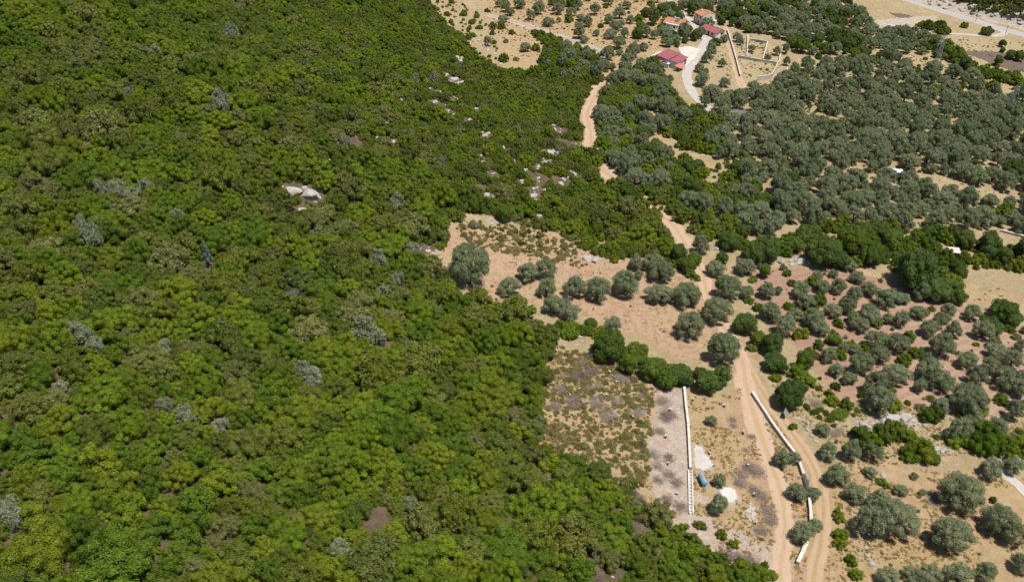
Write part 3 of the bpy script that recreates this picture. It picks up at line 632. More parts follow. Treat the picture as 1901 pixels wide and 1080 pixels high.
for px, py in [(815, 172), (842, 186), (905, 252), (930, 276), (950, 302), (972, 318), (1016, 302), (906, 362), (1062, 322), (780, 142), (762, 122), (862, 122), (1000, 312), (880, 205), (740, 190)]:
    for k in range(2): place('limestone_boulder', px + random.uniform(-6, 6), py + random.uniform(-4, 2), random.uniform(7, 13))
for (sp_b, x, y, z, r, ro, sh, _) in [p for p in PL if p[0] == 'limestone_boulder']:
    for k in range(random.choice((1, 2, 2, 3))):
        a = random.uniform(0, 6.28); q = r * random.uniform(1.0, 2.2); put('limestone_boulder', x + q * math.cos(a), y + q * math.sin(a), r * random.uniform(.25, .6))
for i in range(46):                                                 # broken rock of the road cut
    u = random.random(); place('limestone_boulder', 1722 + 190 * u + random.uniform(-6, 6), -4 + 38 * u + random.uniform(-8, 12), random.uniform(5, 14))
for i in range(26):
    u = random.random(); place('mastic_shrub', 1730 + 180 * u, -2 + 30 * u + random.uniform(-14, 8), random.uniform(9, 16))
# brush heaps of the felled plot
for a in """1080,672,34 1095,690,34 1070,700,36 1040,720,34 1062,745,40 1105,745,40 1125,770,44 1150,700,30 1162,705,34 1185,765,32 1145,745,26 1092,720,26 1190,735,20 1112,714,24 1047,700,22 1030,755,30 1230,745,30 1240,770,34 1225,800,24 1235,775,26 1215,845,26 1222,865,26 1242,850,24 1240,880,28 1255,895,30 1220,890,24 1238,925,24 1262,940,28 1360,779,18 1362,790,16
1395,810,18 1390,868,30 1405,875,34 1376,880,26 1415,920,30 1400,910,26 1425,945,30 1432,965,34 1412,985,30 1380,900,20 1370,895,22 1385,835,16 1215,1022,30 1192,980,28 1195,1000,26 1350,1028,40 1375,1035,34 1395,1040,30 1520,750,20 1510,745,20 1548,805,24 1560,800,20 1735,930,30 1745,920,26 1850,810,40 1822,812,34 1000,880,24 1010,890,26 1102,1055,30 1110,1070,30 1188,925,24""".split():
    px, py, wd = map(float, a.split(','))
    place('brush_pile', px, py, wd * .98)
print('hand placed', len(PL))
ALLTRK = TRACK + LANES + [RAMP, GRAVEL, ROAD, PATH]
def scatter(zones, n, mix, rad, k, excl=(), clear=2.2, scale=None, tries=1, gap=None):
    P = [Z[z] for z in zones]; al = np.concatenate(P); lo, hi = al.min(0), al.max(0)
    rs = np.sort(np.array([rad() for _ in range(n)]))[::-1]
    x = rng.uniform(lo[0], hi[0], n * tries); y = rng.uniform(lo[1], hi[1], n * tries)
    ok = np.zeros(len(x), bool)
    for p in P: ok |= inside(p, x, y)
    for e in excl: ok &= ~inside(Z[e], x, y)
    ok &= ~near_line(ALLTRK, x, y, clear)
    ok &= (~inside(YARD, x, y)) & clear_of_holes(x, y)
    if gap is not None: ok &= vn(x / gap[0], y / gap[0], 98) < gap[1]
    x, y = x[ok], y[ok]; r = np.interp(np.arange(len(x)), np.linspace(0, max(len(x) - 1, 1), n), rs)
    if scale is not None: r = r * scale(x, y)
    names = [m for m, _ in mix]; pw = np.cumsum([p for _, p in mix]); c = 0
    for i in range(len(x)):
        if fits(x[i], y[i], r[i], k):
            q = min(max(random.random() * .62 + .38 * (1.6 * float(vn(np.float64(x[i] / 13), np.float64(y[i] / 13), 93)) - .3), 0), .9999) * pw[-1]; sp_n = names[int(np.searchsorted(pw, q))]; put('mastic_shrub' if sp_n in ('wild_olive', 'broom_shrub', 'bare_shrub') and r[i] > 1.5 else sp_n, float(x[i]), float(y[i]), float(r[i])); c += 1
    return c
def lognorm(m, s, lo, hi): return lambda: float(np.clip(rng.lognormal(math.log(m), s), lo, hi))
HOLES = [(*at(a, b)[:2], c) for a, b, c in ((895, 290, 1.8), (830, 140, 3), (795, 150, 3), (805, 130, 2), (850, 150, 3.4), (830, 206, 3), (810, 192, 3), (872, 226, 3), (1022, 284, 3), (1035, 242, 3.5), (1060, 268, 3), (1046, 262, 2.4), (890, 345, 2), (1000, 332, 3.6), (1040, 336, 3), (987, 362, 3),
         (725, 260, 3), (660, 266, 2.6), (546, 355, 1.9), (566, 361, 2.0), (582, 367, 1.6), (155, 272, 2.6), (200, 288, 2.6), (695, 976, 2.6), (704, 655, 2.6), (720, 640, 2), (850, 820, 2), (1020, 872, 2.4), (985, 946, 1.7), (1190, 988, 2.4), (1100, 1060, 3), (1150, 1072, 2.2), (770, 736, 1.5), (475, 24, 3.2), (235, 152, 1.6), (745, 906, 1.3), (700, 556, 1.8), (797, 470, 2.6), (815, 480, 2.6),
         (1440, 484, 3.6), (1488, 490, 4.4), (1392, 476, 2), (1204, 214, 4.5), (1216, 232, 3), (1232, 262, 4.5), (1276, 292, 5), (1312, 300, 4), (1205, 395, 3), (718, 230, 2.4), (917, 324, 2), (1078, 630, 2.4), (1335, 462, 2.6), (1770, 470, 4), (1374, 216, 4.6), (1860, 440, 4), (1885, 446, 4))]
def clear_of_holes(x, y):
    ok = np.ones(np.shape(x), bool)
    for a, b, c in HOLES: ok &= (x - a) ** 2 + (y - b) ** 2 > 1.5 * c * c * (.6 + .8 * vn(x / 1.7, y / 1.7, 97))
    return ok
EXTRA = [(815, 172), (842, 186), (905, 252), (930, 276), (950, 302), (972, 318), (1016, 302), (906, 362), (1062, 322), (780, 142), (762, 122), (862, 122), (1000, 312), (880, 205), (740, 190)]
HOLES += [(*at(a, b)[:2], 1.7) for a, b in EXTRA]
thinP = Z['thin']
def hillscale(x, y): return np.where(inside(thinP, x, y), .66, 1.0) * (.8 + .45 * vn(x / 22, y / 22, 91))
c1 = scatter(['hill'], 44000, [('oak_shrub', .54), ('mastic_shrub', .36), ('wild_olive', .05), ('broom_shrub', .02), ('bare_shrub', .01)], lognorm(1.42, .44, .85, 4.6), .60, clear=3.8, scale=hillscale, tries=2)
c1b = scatter(['hill'], 30000, [('oak_shrub', .5), ('mastic_shrub', .5)], lognorm(.82, .2, .6, 1.2), .52, clear=3.0, scale=lambda x, y: np.where(inside(thinP, x, y), .85, 1.0), tries=2)
c2a = scatter(['mixed'], 5000, [('olive_tree', .42), ('green_tree', .06), ('oak_shrub', .30), ('mastic_shrub', .22)], lognorm(2.1, .28, 1.1, 3.4), .70, ('patchm',), 4.2, tries=2, gap=(7, .78))
c2 = scatter(['grove'], 9000, [('olive_tree', .91), ('green_tree', .06), ('oak_shrub', .03)], lognorm(2.3, .28, 1.3, 3.8), .88, ('enclosure', 'clear2', 'clearR', 'hedge', 'mixed'), 3.6, tries=2, gap=(9, .76))
c2b = scatter(['mixed', 'hedge'], 2600, [('oak_shrub', .5), ('mastic_shrub', .5)], lognorm(.9, .25, .6, 1.4), .6, (), 2.4)
c2c = scatter(['grove', 'mixed'], 3000, [('weed', .45), ('oak_shrub', .3), ('mastic_shrub', .25)], lognorm(.8, .35, .4, 1.7), .62, ('enclosure', 'clear2', 'clearR', 'patchm'), 2.4)
c2d = scatter(['hill2'], 900, [('oak_shrub', .55), ('mastic_shrub', .45)], lognorm(1.25, .3, .7, 2.2), .58, (), 2.0)
c3 = scatter(['hedge'], 2500, [('green_tree', .5), ('oak_shrub', .5)], lognorm(2.3, .3, 1.2, 4), .56, ('clearR',), 2.5)
c4 = scatter(['olive2', 'village'], 1600, [('olive_tree', .6), ('green_tree', .3), ('oak_shrub', .1)], lognorm(2.6, .2, 1.6, 3.6), .74, ('enclosure', 'fieldtop', 'strawR', 'pad'), 4.0)
c5 = scatter(['fieldtop'], 260, [('olive_tree', .6), ('oak_shrub', .4)], lognorm(2.2, .3, 1., 3.2), 1.15, ('bare1',), 4)
c6 = scatter(['midR'], 420, [('oak_shrub', .4), ('mastic_shrub', .4), ('weed', .3)], lognorm(.85, .45, .35, 2.2), .9, ('rocky', 'lower'), 2.6)
c7 = scatter(['orchard'], 260, [('oak_shrub', .5), ('olive_tree', .3), ('mastic_shrub', .2)], lognorm(1.2, .35, .6, 2.2), .8, (), 2.6)
c6b = scatter(['band'], 1500, [('oak_shrub', .45), ('mastic_shrub', .3), ('olive_tree', .25)], lognorm(1.6, .3, .9, 2.8), .62, (), 2.2)
c6c = scatter(['fringe'], 420, [('mastic_shrub', .5), ('oak_shrub', .3), ('weed', .2)], lognorm(.8, .45, .35, 2.0), 1.05, (), 2.2)
c7b = scatter(['orch2'], 800, [('olive_tree', .9), ('green_tree', .1)], lognorm(1.9, .18, 1.3, 2.6), .84, (), 2.5)
c7c = scatter(['orch3'], 200, [('green_tree', 1)], lognorm(1.7, .1, 1.3, 2.2), .84, (), 2.5)
c7d = scatter(['hedge2'], 700, [('green_tree', .4), ('oak_shrub', .6)], lognorm(2.0, .3, 1.0, 3.2), .6, ('plough',), 2.5)
c8 = scatter(['strawR'], 110, [('oak_shrub', 1)], lognorm(.9, .5, .4, 2.4), 1.1, ('pad', 'plough'), 3.0)
c9 = scatter(['scrubplot'], 800, [('mastic_shrub', .05), ('oak_shrub', .05), ('bare_shrub', .05), ('weed', .85)], lognorm(.46, .45, .22, 1.5), .46, (), 2.6, tries=2)
c9b = scatter(['fieldtop', 'bare1', 'olive2', 'enclosure'], 900, [('weed', .7), ('mastic_shrub', .2), ('oak_shrub', .1)], lognorm(.5, .5, .25, 1.6), .9, (), 3)
c10 = scatter(['plot', 'lower', 'terrace', 'fieldtop', 'orchard'], 1500, [('oak_shrub', .15), ('mastic_shrub', .25), ('weed', .6)], lognorm(.36, .4, .18, .9), .8, ('scrubplot', 'strip', 'patch2', 'patch'), 2.6)
c11 = scatter(['weeds'], 700, [('weed', .75), ('mastic_shrub', .14), ('oak_shrub', .11)], lognorm(.6, .42, .25, 1.6), .66, (), 2.6)
c12 = scatter(['ridge'], 6000, [('oak_shrub', .4), ('mastic_shrub', .6)], lognorm(1.9, .3, 1.1, 3), .55, (), 5)
print('scatter', c7b, c7c, c7d, c12, c1, c1b, c2a, c2b, c2, c3, c4, c5, c6, c7, c8, c9, c10)

# ------------------------------------------------------------------ buildings
m_white = worn('white render', (.88, .85, .81), (.74, .70, .64), .8, .8, .2)
m_pinkw = worn('pale pink render', (.86, .77, .74), (.76, .67, .64), .8)
m_tile = worn('orange roof tiles', (.54, .24, .145), (.40, .18, .11), 1.5, .8, .2, 0, .5, .1)
m_maroon = worn('maroon metal roof', (.36, .11, .115), (.29, .09, .09), .6, .55, .35)
m_glass = worn('dark window glass', (.04, .05, .06), (.03, .035, .04), 1, .15, .5)
m_frame = worn('window frame', (.55, .53, .5), None, 2)
m_metal = worn('grey steel', (.42, .43, .44), (.34, .34, .34), 2, .5, .4, .4)
m_dark = worn('dark interior wood', (.06, .045, .04), None, 2)
m_bluew = worn('blue grey shade tint', (.66, .69, .72), (.55, .58, .6), .8)  # blue cast of the workshop's shaded side put into the wall colour
m_wallc = worn('garden wall concrete', (.60, .56, .50), (.47, .42, .36), .7)
m_pwhite = worn('white canopy sheet', (.78, .77, .75), (.68, .66, .62), .6, .5, .3)
m_slate = worn('dark weathered roofing', (.13, .13, .135), (.21, .20, .19), 1.2)
class House:
    def __init__(s, name, px, py, off, ang, label, cat='house', group=None):
        x, y, z, d = at(px, py, off); s.root = empty(name, (x, y, z), R(ang)); tag(s.root, label, cat, group); s.z0 = -.8; s.root.scale = (.9,) * 3
    def body(s, L_, W, h, mat, name='wall', x=0, y=0, gable=0, axis='x', z0=None):
        "box walls; gable>0 raises the two end walls to a ridge along `axis`"
        mb = MB(); a, b = L_ / 2, W / 2; z0 = s.z0 if z0 is None else z0
        mb.box(x - a, y - b, z0, x + a, y + b, h)
        if gable:
            if axis == 'x':
                for q in (-a, a - .02): mb.add([(x + q, y - b, h), (x + q, y + b, h), (x + q, y, h + gable), (x + q + .02, y - b, h), (x + q + .02, y + b, h), (x + q + .02, y, h + gable)], [(0, 2, 1), (3, 4, 5), (0, 3, 5, 2), (1, 2, 5, 4)])
            else:
                for q in (-b, b - .02): mb.add([(x - a, y + q, h), (x + a, y + q, h), (x, y + q, h + gable), (x - a, y + q + .02, h), (x + a, y + q + .02, h), (x, y + q + .02, h + gable)], [(0, 1, 2), (3, 5, 4), (0, 2, 5, 3), (1, 4, 5, 2)])
        return mb.build(name, mat, s.root)
    def gable(s, L_, W, h, rise, mat, ov=.5, axis='x', x=0, y=0, th=.16, name='roof'):
        mb = MB(); a, b = (L_ / 2 + ov, W / 2 + ov) if axis == 'x' else (W / 2 + ov, L_ / 2 + ov)
        dz = rise * ov / (b - ov); M = Matrix.Translation((x, y, h + .02)) @ (Matrix() if axis == 'x' else Matrix.Rotation(R(90), 4, 'Z'))
        for sg in (-1, 1):
            q = [(-a, 0, rise), (a, 0, rise), (a, sg * b, -dz), (-a, sg * b, -dz)]
            vs = [M @ Vector(p) for p in q] + [M @ (Vector(p) + Vector((0, 0, th))) for p in q]
            f = [(0, 1, 2, 3), (7, 6, 5, 4), (0, 4, 5, 1), (1, 5, 6, 2), (2, 6, 7, 3), (3, 7, 4, 0)]
            mb.add(vs, f if sg < 0 else [t_[::-1] for t_ in f])
        o = mb.build(name, mat, s.root)
        rb = MB(); n = int(2 * a / .9)                                # ridge caps and courses
        for i in range(n + 1):
            xx = -a + 2 * a * i / n
            for sg in (-1, 1): rb.bar(M @ Vector((xx, sg * .03, rise + th + .01)), M @ Vector((xx, sg * b, -dz + th + .01)), .05, 3)
        tag(rb.build('roof_rib', mat, o), kind='stuff'); rc = MB(); rc.bar(M @ Vector((-a, 0, rise + th + .03)), M @ Vector((a, 0, rise + th + .03)), .13, 6); rc.build('ridge_cap', mat, o)
        return o
    def slab(s, x0, y0, x1, y1, za, zb, mat, name='roof', th=.14, axis='y', ribs=True):
        "a single pitch sheet: height za at the low coordinate and zb at the high one"
        mb = MB(); zf = (lambda x, y: za + (zb - za) * ((y - y0) / (y1 - y0) if axis == 'y' else (x - x0) / (x1 - x0)))
        q = [(x0, y0), (x1, y0), (x1, y1), (x0, y1)]
        vs = [(a, b, zf(a, b)) for a, b in q] + [(a, b, zf(a, b) + th) for a, b in q]
        mb.add(vs, [(3, 2, 1, 0), (4, 5, 6, 7), (0, 1, 5, 4), (1, 2, 6, 5), (2, 3, 7, 6), (3, 0, 4, 7)])
        o = mb.build(name, mat, s.root)
        if ribs:
            rb = MB(); n = max(2, int((x1 - x0) / .8))
            for i in range(n + 1):
                xx = x0 + (x1 - x0) * i / n; rb.bar((xx, y0, zf(xx, y0) + th + .01), (xx, y1, zf(xx, y1) + th + .01), .045, 3)
            tag(rb.build('roof_rib', mat, o), kind='stuff')
        return o
    def window(s, face, u, z, w_, h_, L_, W, door=False, mat=None):
        "face: 'x-','x+','y-','y+' of a box L_ x W about the origin"
        M = {'y-': Matrix.Translation((u, -W / 2, z)), 'y+': Matrix.Translation((-u, W / 2, z)) @ Matrix.Rotation(R(180), 4, 'Z'),
             'x-': Matrix.Translation((-L_ / 2, -u, z)) @ Matrix.Rotation(R(-90), 4, 'Z'), 'x+': Matrix.Translation((L_ / 2, u, z)) @ Matrix.Rotation(R(90), 4, 'Z')}[face]
        f = MB(); t_ = .09
        f.box(-w_ / 2 - t_, -.07, -h_ / 2 - t_, -w_ / 2, .03, h_ / 2 + t_, M); f.box(w_ / 2, -.07, -h_ / 2 - t_, w_ / 2 + t_, .03, h_ / 2 + t_, M)
        f.box(-w_ / 2, -.07, h_ / 2, w_ / 2, .03, h_ / 2 + t_, M); f.box(-w_ / 2, -.1, -h_ / 2 - t_, w_ / 2, .03, -h_ / 2, M)
        p = MB(); p.box(-w_ / 2, -.03, -h_ / 2, w_ / 2, .02, h_ / 2, M)
        if door: o = p.build('door', mat or m_dark, s.root); f.build('frame', m_frame, o)
        else: o = f.build('window', m_frame, s.root); p.build('pane', m_glass, o)
def chimney(h, x, y, z, parent):
    mb = MB(); mb.box(x - .3, y - .3, z, x + .3, y + .3, z + 1.1); mb.box(x - .4, y - .4, z + 1.1, x + .4, y + .4, z + 1.2); mb.build('chimney', m_white, parent)
# villa with the solar heater
h = House('villa', 1256, 42, 4.5, 52, 'white two storey villa with orange tiled roof and a solar water heater')
h.body(10, 7.5, 5.2, m_white, gable=1.7, axis='y'); rf = h.gable(7.5, 10, 5.2, 1.7, m_tile, .8, 'y')
h.body(2.2, 7.0, .18, m_white, 'balcony', -6.2, 0, z0=2.6)
rl = MB()
for i in range(8): rl.bar((-7.2, -3.4 + i * .97, 2.8), (-7.2, -3.4 + i * .97, 3.7), .03)
rl.bar((-7.2, -3.4, 3.7), (-7.2, 3.4, 3.7), .04); rl.build('balcony_rail', m_metal, h.root)
for sg in (-1, 1):
    p = MB(); p.box(-7.2, sg * 3.2 - .15, -.8, -6.9, sg * 3.2 + .15, 2.6); p.build('post', m_white, h.root)
for f, u, z in (('y-', -2.5, 3.8), ('y-', 1.5, 3.8), ('y-', -2.5, 1.2), ('y-', 2.2, 1.2), ('x-', -2, 3.9), ('x-', 1.6, 3.9), ('x+', 0, 3.8)): h.window(f, u, z, 1.2, 1.3, 10, 7.5)
h.window('x-', 0, .95, 1.1, 2.1, 10, 7.5, True)
lt = h.slab(-2.6, -6.4, 4.6, -3.79, 2.3, 3.0, m_maroon, 'porch_roof')
for xx in (-2.4, 4.4):
    p = MB(); p.bar((xx, -6.2, -.8), (xx, -6.2, 2.35), .09); p.build('post', m_white, h.root)
chimney(h, 1.5, 1.8, 6.0, rf)
sol = MB(); M = Matrix.Translation((-1.6, -1.5, 6.75)) @ Matrix.Rotation(R(-52), 4, 'Z') @ Matrix.Rotation(R(38), 4, 'X'); sol.box(-1.0, -.9, 0, 1.0, .9, .1, M)
sp_o = sol.build('solar_panel', m_glass, rf); tk = MB(); tk.tube([M @ Vector((-1.0, 1.1, .2)), M @ Vector((1.0, 1.1, .2))], [.3, .3], 10); tk.build('tank', m_metal, sp_o)
# pink house
h = House('house', 1309, 30, 3.6, 18, 'pale pink two storey house with orange gabled roof')
h.body(7.6, 8.5, 5.4, m_pinkw, gable=1.2, axis='y'); rf = h.gable(8.5, 7.6, 5.4, 1.2, m_tile, .45, 'y')
h.body(2.6, 1.4, 2.7, m_pinkw, 'annex', 3.0, -5.0); h.body(7.62, .12, .14, m_white, 'string_course', 0, -4.3, z0=2.8)
for f, u, z in (('y-', -2.2, 4.1), ('y-', 1.2, 4.1), ('y-', -2.4, 1.3), ('x-', -2, 4.1), ('x-', 2, 4.1), ('x-', 0, 1.3), ('x+', 0, 4)): h.window(f, u, z, 1.0, 1.2, 7.6, 8.5)
h.window('y-', .4, 1.0, 1.0, 2.1, 7.6, 8.5, True); chimney(h, -1.5, 1.5, 6.0, rf)
# low house with maroon roof
h = House('bungalow', 1324, 55, 2.4, -56, 'low white bungalow with maroon gabled roof below the pink house')
h.body(10.5, 6.4, 2.7, m_white, gable=1.4); rf = h.gable(10.5, 6.4, 2.7, 1.4, m_maroon, .7)
h.slab(-8.0, -2.6, -5.3, 2.6, 2.0, 2.6, m_maroon, 'porch_roof', axis='x')
for sg in (-1, 1):
    p = MB(); p.bar((-7.8, sg * 2.4, -.8), (-7.8, sg * 2.4, 2.1), .08); p.build('post', m_white, h.root)
for f, u, z in (('y-', -3, 1.5), ('y-', 2.8, 1.5), ('x+', 1.2, 1.5), ('y+', 0, 1.5)): h.window(f, u, z, 1.3, 1.1, 10.5, 6.4)
h.window('y-', 0, 1.0, 1.0, 2.1, 10.5, 6.4, True); chimney(h, 3.2, .8, 3.4, rf)
# workshop
h = House('workshop', 1247, 106, 3.2, 51, 'wide workshop with two maroon sheet metal roofs on the concrete yard', 'workshop')
h.body(11, 6.6, 3.9, m_bluew, y=2.2); rf = h.slab(-6.0, -1.5, 6.0, 5.9, 4.0, 4.75, m_maroon)
h.body(9.4, 4.4, 3.0, m_white, 'annex', .5, -3.31); h.slab(-4.7, -6.0, 5.8, -1.45, 2.95, 3.55, m_maroon)
for u in (-2.6, .4): h.window('y-', u, 1.5, 1.4, 1.0, 9.4, 11.02)
h.window('y-', 3.6, 1.15, 2.2, 2.3, 9.4, 11.02, True, m_maroon); h.window('x-', -2.0, 2.3, 1.2, .9, 11, 6.6); h.window('x-', -3.6, 1.1, 1.0, 2.0, 11, 6.6, True)
h.slab(-6.4, 6.2, 5.4, 9.6, 3.2, 2.9, m_pwhite, 'canopy', ribs=False)
for xx in (-6.2, -.5, 5.2):
    p = MB(); p.bar((xx, 9.4, -.8), (xx, 9.4, 2.9), .07); p.build('post', m_metal, h.root)
h.slab(-10.5, 1.0, -6.1, 4.6, 2.0, 3.0, m_maroon, 'lean_to_roof', axis='x'); h.body(3.6, 3.0, 2.0, m_bluew, 'lean_to_wall', -8.3, 2.8)
h = House('shed', 1262, 124, 1.6, 51, 'small open shed with orange sheet roof in front of the workshop', 'shed')
h.slab(-2.6, -1.6, 2.6, 1.6, 1.9, 2.5, m_tile)
for xx in (-2.4, 2.4):
    for yy in (-1.4, 1.4):
        p = MB(); p.bar((xx, yy, -.8), (xx, yy, 2.0 if yy < 0 else 2.5), .07); p.build('post', m_metal, h.root)
h.body(4.9, .12, 1.9, m_white, y=1.5)
h = House('storage_hut', 1235, 118, 1.4, 51, 'long pale blue grey hut with flat roof left of the workshop', 'hut')
h.body(2.4, 5.0, 2.0, m_bluew); h.slab(-1.4, -2.7, 1.4, 2.7, 2.02, 2.12, m_pwhite, axis='x', ribs=False); h.window('y-', 0, .9, .8, 1.8, 2.4, 5.0, True)
# stone hut in the grove
h = House('stone_hut', 1373, 211, 1.7, -22, 'small white hut with dark patched roof among the olive trees', 'hut')
h.body(5.2, 4.4, 2.3, m_white, gable=1.0); h.gable(5.2, 4.4, 2.3, 1.0, m_slate, .35); h.window('y-', -1, 1.2, .8, .8, 5.2, 4.4); h.window('y-', 1.2, .9, .9, 1.8, 5.2, 4.4, True)
h = House('flat_shed', 1769, 466, 1.6, -12, 'pale flat roofed shed half buried in green bushes', 'shed')
h.body(3.6, 2.8, 2.0, m_wallc); h.slab(-2.1, -1.7, 2.1, 1.7, 2.0, 2.2, m_wallc, ribs=False); h.window('y-', .4, .9, .9, 1.8, 3.6, 2.8, True)
h = House('farm_shed', 1573, 35, 2.2, 30, 'farm shed with a small maroon roof by the pale yard', 'shed')
h.body(5.5, 3.6, 2.3, m_white, gable=.8); h.gable(5.5, 3.6, 2.3, .8, m_maroon, .4); h.window('y-', 0, .9, 1, 1.9, 5.5, 3.6, True); h.window('x-', 0, 1.3, .9, .8, 5.5, 3.6)
h = House('farm_shed', 1567, 7, 2.2, 20, 'farm shed with a bright red roof at the top edge', 'shed')
h.body(4.5, 3.6, 2.2, m_white, gable=.8); h.gable(4.5, 3.6, 2.2, .8, m_tile, .4); h.window('y-', 0, .9, 1, 1.9, 4.5, 3.6, True)
h = House('flat_shed', 1664, 318, 1.4, -10, 'low pale sheet roofed shed deep in the dense olive grove', 'shed')
h.body(4.2, 2.2, 1.6, m_wallc); h.slab(-2.4, -1.4, 2.4, 1.4, 1.6, 1.8, m_pwhite, ribs=False)

# ------------------------------------------------------------------ walls that follow the ground
def wall(name, pix, th, hh, mat, label, cat='wall', group=None, coping=None, step=2.4, off=0, cop_h=.08):
    P = line(pix, step); P = P if len(P) > 1 else np.array([at(*p)[:2] for p in pix])
    rt = empty(name, (*P[0], float(H(*P[0])))); tag(rt, label, cat, group)
    d = np.gradient(P, axis=0); d /= np.linalg.norm(d, axis=1)[:, None]; nn = np.stack([-d[:, 1], d[:, 0]], 1)
    zt = np.array([float(H(*p)) for p in P]); o = np.array([*P[0], zt[0]])
    def ribbon(half, z0, z1):
        mb = MB(); vs, fs = [], []
        for i, p in enumerate(P):
            for sg, zz in ((-1, z0), (1, z0), (1, z1), (-1, z1)):
                q = p + nn[i] * (half * (1 + .12 * random.uniform(-1, 1)) * sg); vs.append((q[0] - o[0], q[1] - o[1], zt[i] + zz - o[2]))
        for i in range(len(P) - 1):
            for k in range(4): fs.append((i * 4 + k, i * 4 + (k + 1) % 4, i * 4 + 4 + (k + 1) % 4, i * 4 + 4 + k))
        fs += [(3, 2, 1, 0), tuple(range(len(vs) - 4, len(vs)))]; mb.add(vs, fs); return mb
    ribbon(th / 2, -.6, hh).build('wall', mat, rt)
    if coping:
        for i in range(len(P) - 1):
            a, b = P[i] + (P[i + 1] - P[i]) * .012, P[i + 1] - (P[i + 1] - P[i]) * .012; mb = MB(); w2 = th / 2 + .05 + random.uniform(-.03, .03); jz = random.uniform(-.015, .025)
            q = [(a - nn[i] * w2, zt[i]), (a + nn[i] * w2, zt[i]), (b + nn[i + 1] * w2, zt[i + 1]), (b - nn[i + 1] * w2, zt[i + 1])]
            vs = [(p_[0] - o[0], p_[1] - o[1], zz - o[2] + hh + .004 + e) for e in (0, cop_h + jz) for p_, zz in q]
            mb.add(vs, [(3, 2, 1, 0), (4, 5, 6, 7), (0, 1, 5, 4), (1, 2, 6, 5), (2, 3, 7, 6), (3, 0, 4, 7)]); mb.build('coping', coping, rt)
    if th > .4 and len(P) > 2:
        for k in range(int(len(P) * 9)):
            u = random.uniform(0, len(P) - 1.01); i = int(u); p_ = P[i] + (P[i + 1] - P[i]) * (u - i) + nn[i] * random.choice((-1, 1)) * abs(random.gauss(th / 2 + .15, .35)); put('rubble', float(p_[0]), float(p_[1]), random.uniform(.05, .2), grid=False)
    return rt, P, nn, zt, o
m_fresh = worn('fresh white concrete', (.70, .66, .60), (.48, .42, .35), .7, .85, .15, 0, .4, .05)
m_black = worn('black coping', (.05, .052, .06), (.10, .10, .11), 2, .6, .3)  # near black, for the coping of one wall stretch
rt, P, nn, zt, o = wall('foundation_wall', [(1270, 722), (1273, 756), (1277, 790), (1279, 830), (1281, 872)], .42, .75, m_wallc, 'long white concrete foundation wall between rubble strip and orange plot', coping=m_fresh)
rt, P, nn, zt, o = wall('foundation_trench', [(1281, 874), (1282, 910), (1283, 955)], .5, .12, m_wallc, 'unfinished foundation trench of two pale rails and rungs below the tanker')
for sg in (-1, 1):
    mb = MB()
    for i in range(len(P) - 1):
        a, b = P[i] + nn[i] * .36 * sg, P[i + 1] + nn[i + 1] * .36 * sg
        mb.tube([(a[0] - o[0], a[1] - o[1], zt[i] + .35 - o[2]), (b[0] - o[0], b[1] - o[1], zt[i + 1] + .35 - o[2])], [.17, .17], 4)
    mb.build('rail', m_fresh, rt)
ln = np.cumsum(np.r_[0, np.linalg.norm(np.diff(P, axis=0), axis=1)])
for s_ in np.arange(.4, ln[-1], .9):
    q = np.array([np.interp(s_, ln, P[:, 0]), np.interp(s_, ln, P[:, 1])]); zz = np.interp(s_, ln, zt); k = nn[min(int(np.searchsorted(ln, s_)), len(nn) - 1)]
    mb = MB(); a, b = q - k * .3, q + k * .3; mb.bar((a[0] - o[0], a[1] - o[1], zz + .38 - o[2]), (b[0] - o[0], b[1] - o[1], zz + .38 - o[2]), .09); mb.build('rung', m_fresh, rt)
wall('retaining_wall', [(1396, 731), (1418, 765), (1440, 798), (1462, 828), (1474, 843)], .46, .8, m_wallc, 'straight white topped wall beside the dirt track, upper stretch', coping=m_fresh)
wall('retaining_wall', [(1476, 846), (1483, 862), (1491, 884)], .46, .85, m_wallc, 'short wall stretch with pale top between two small olive trees', coping=m_fresh)
wall('retaining_wall', [(1491.5, 886), (1497, 904), (1500, 920)], .46, .8, m_wallc, 'wall stretch with black top beside the olive trees', coping=m_black)
wall('retaining_wall', [(1500.5, 922), (1503, 945), (1505, 972)], .46, .85, m_wallc, 'wall stretch with clean white top above the leaning olive tree', coping=m_fresh)
wall('retaining_wall', [(1498, 1008), (1489, 1028), (1480, 1048)], .56, .8, m_wallc, 'lowest detached stretch of white wall near the bottom edge', coping=m_fresh)
g = 'enclosure walls below the houses'
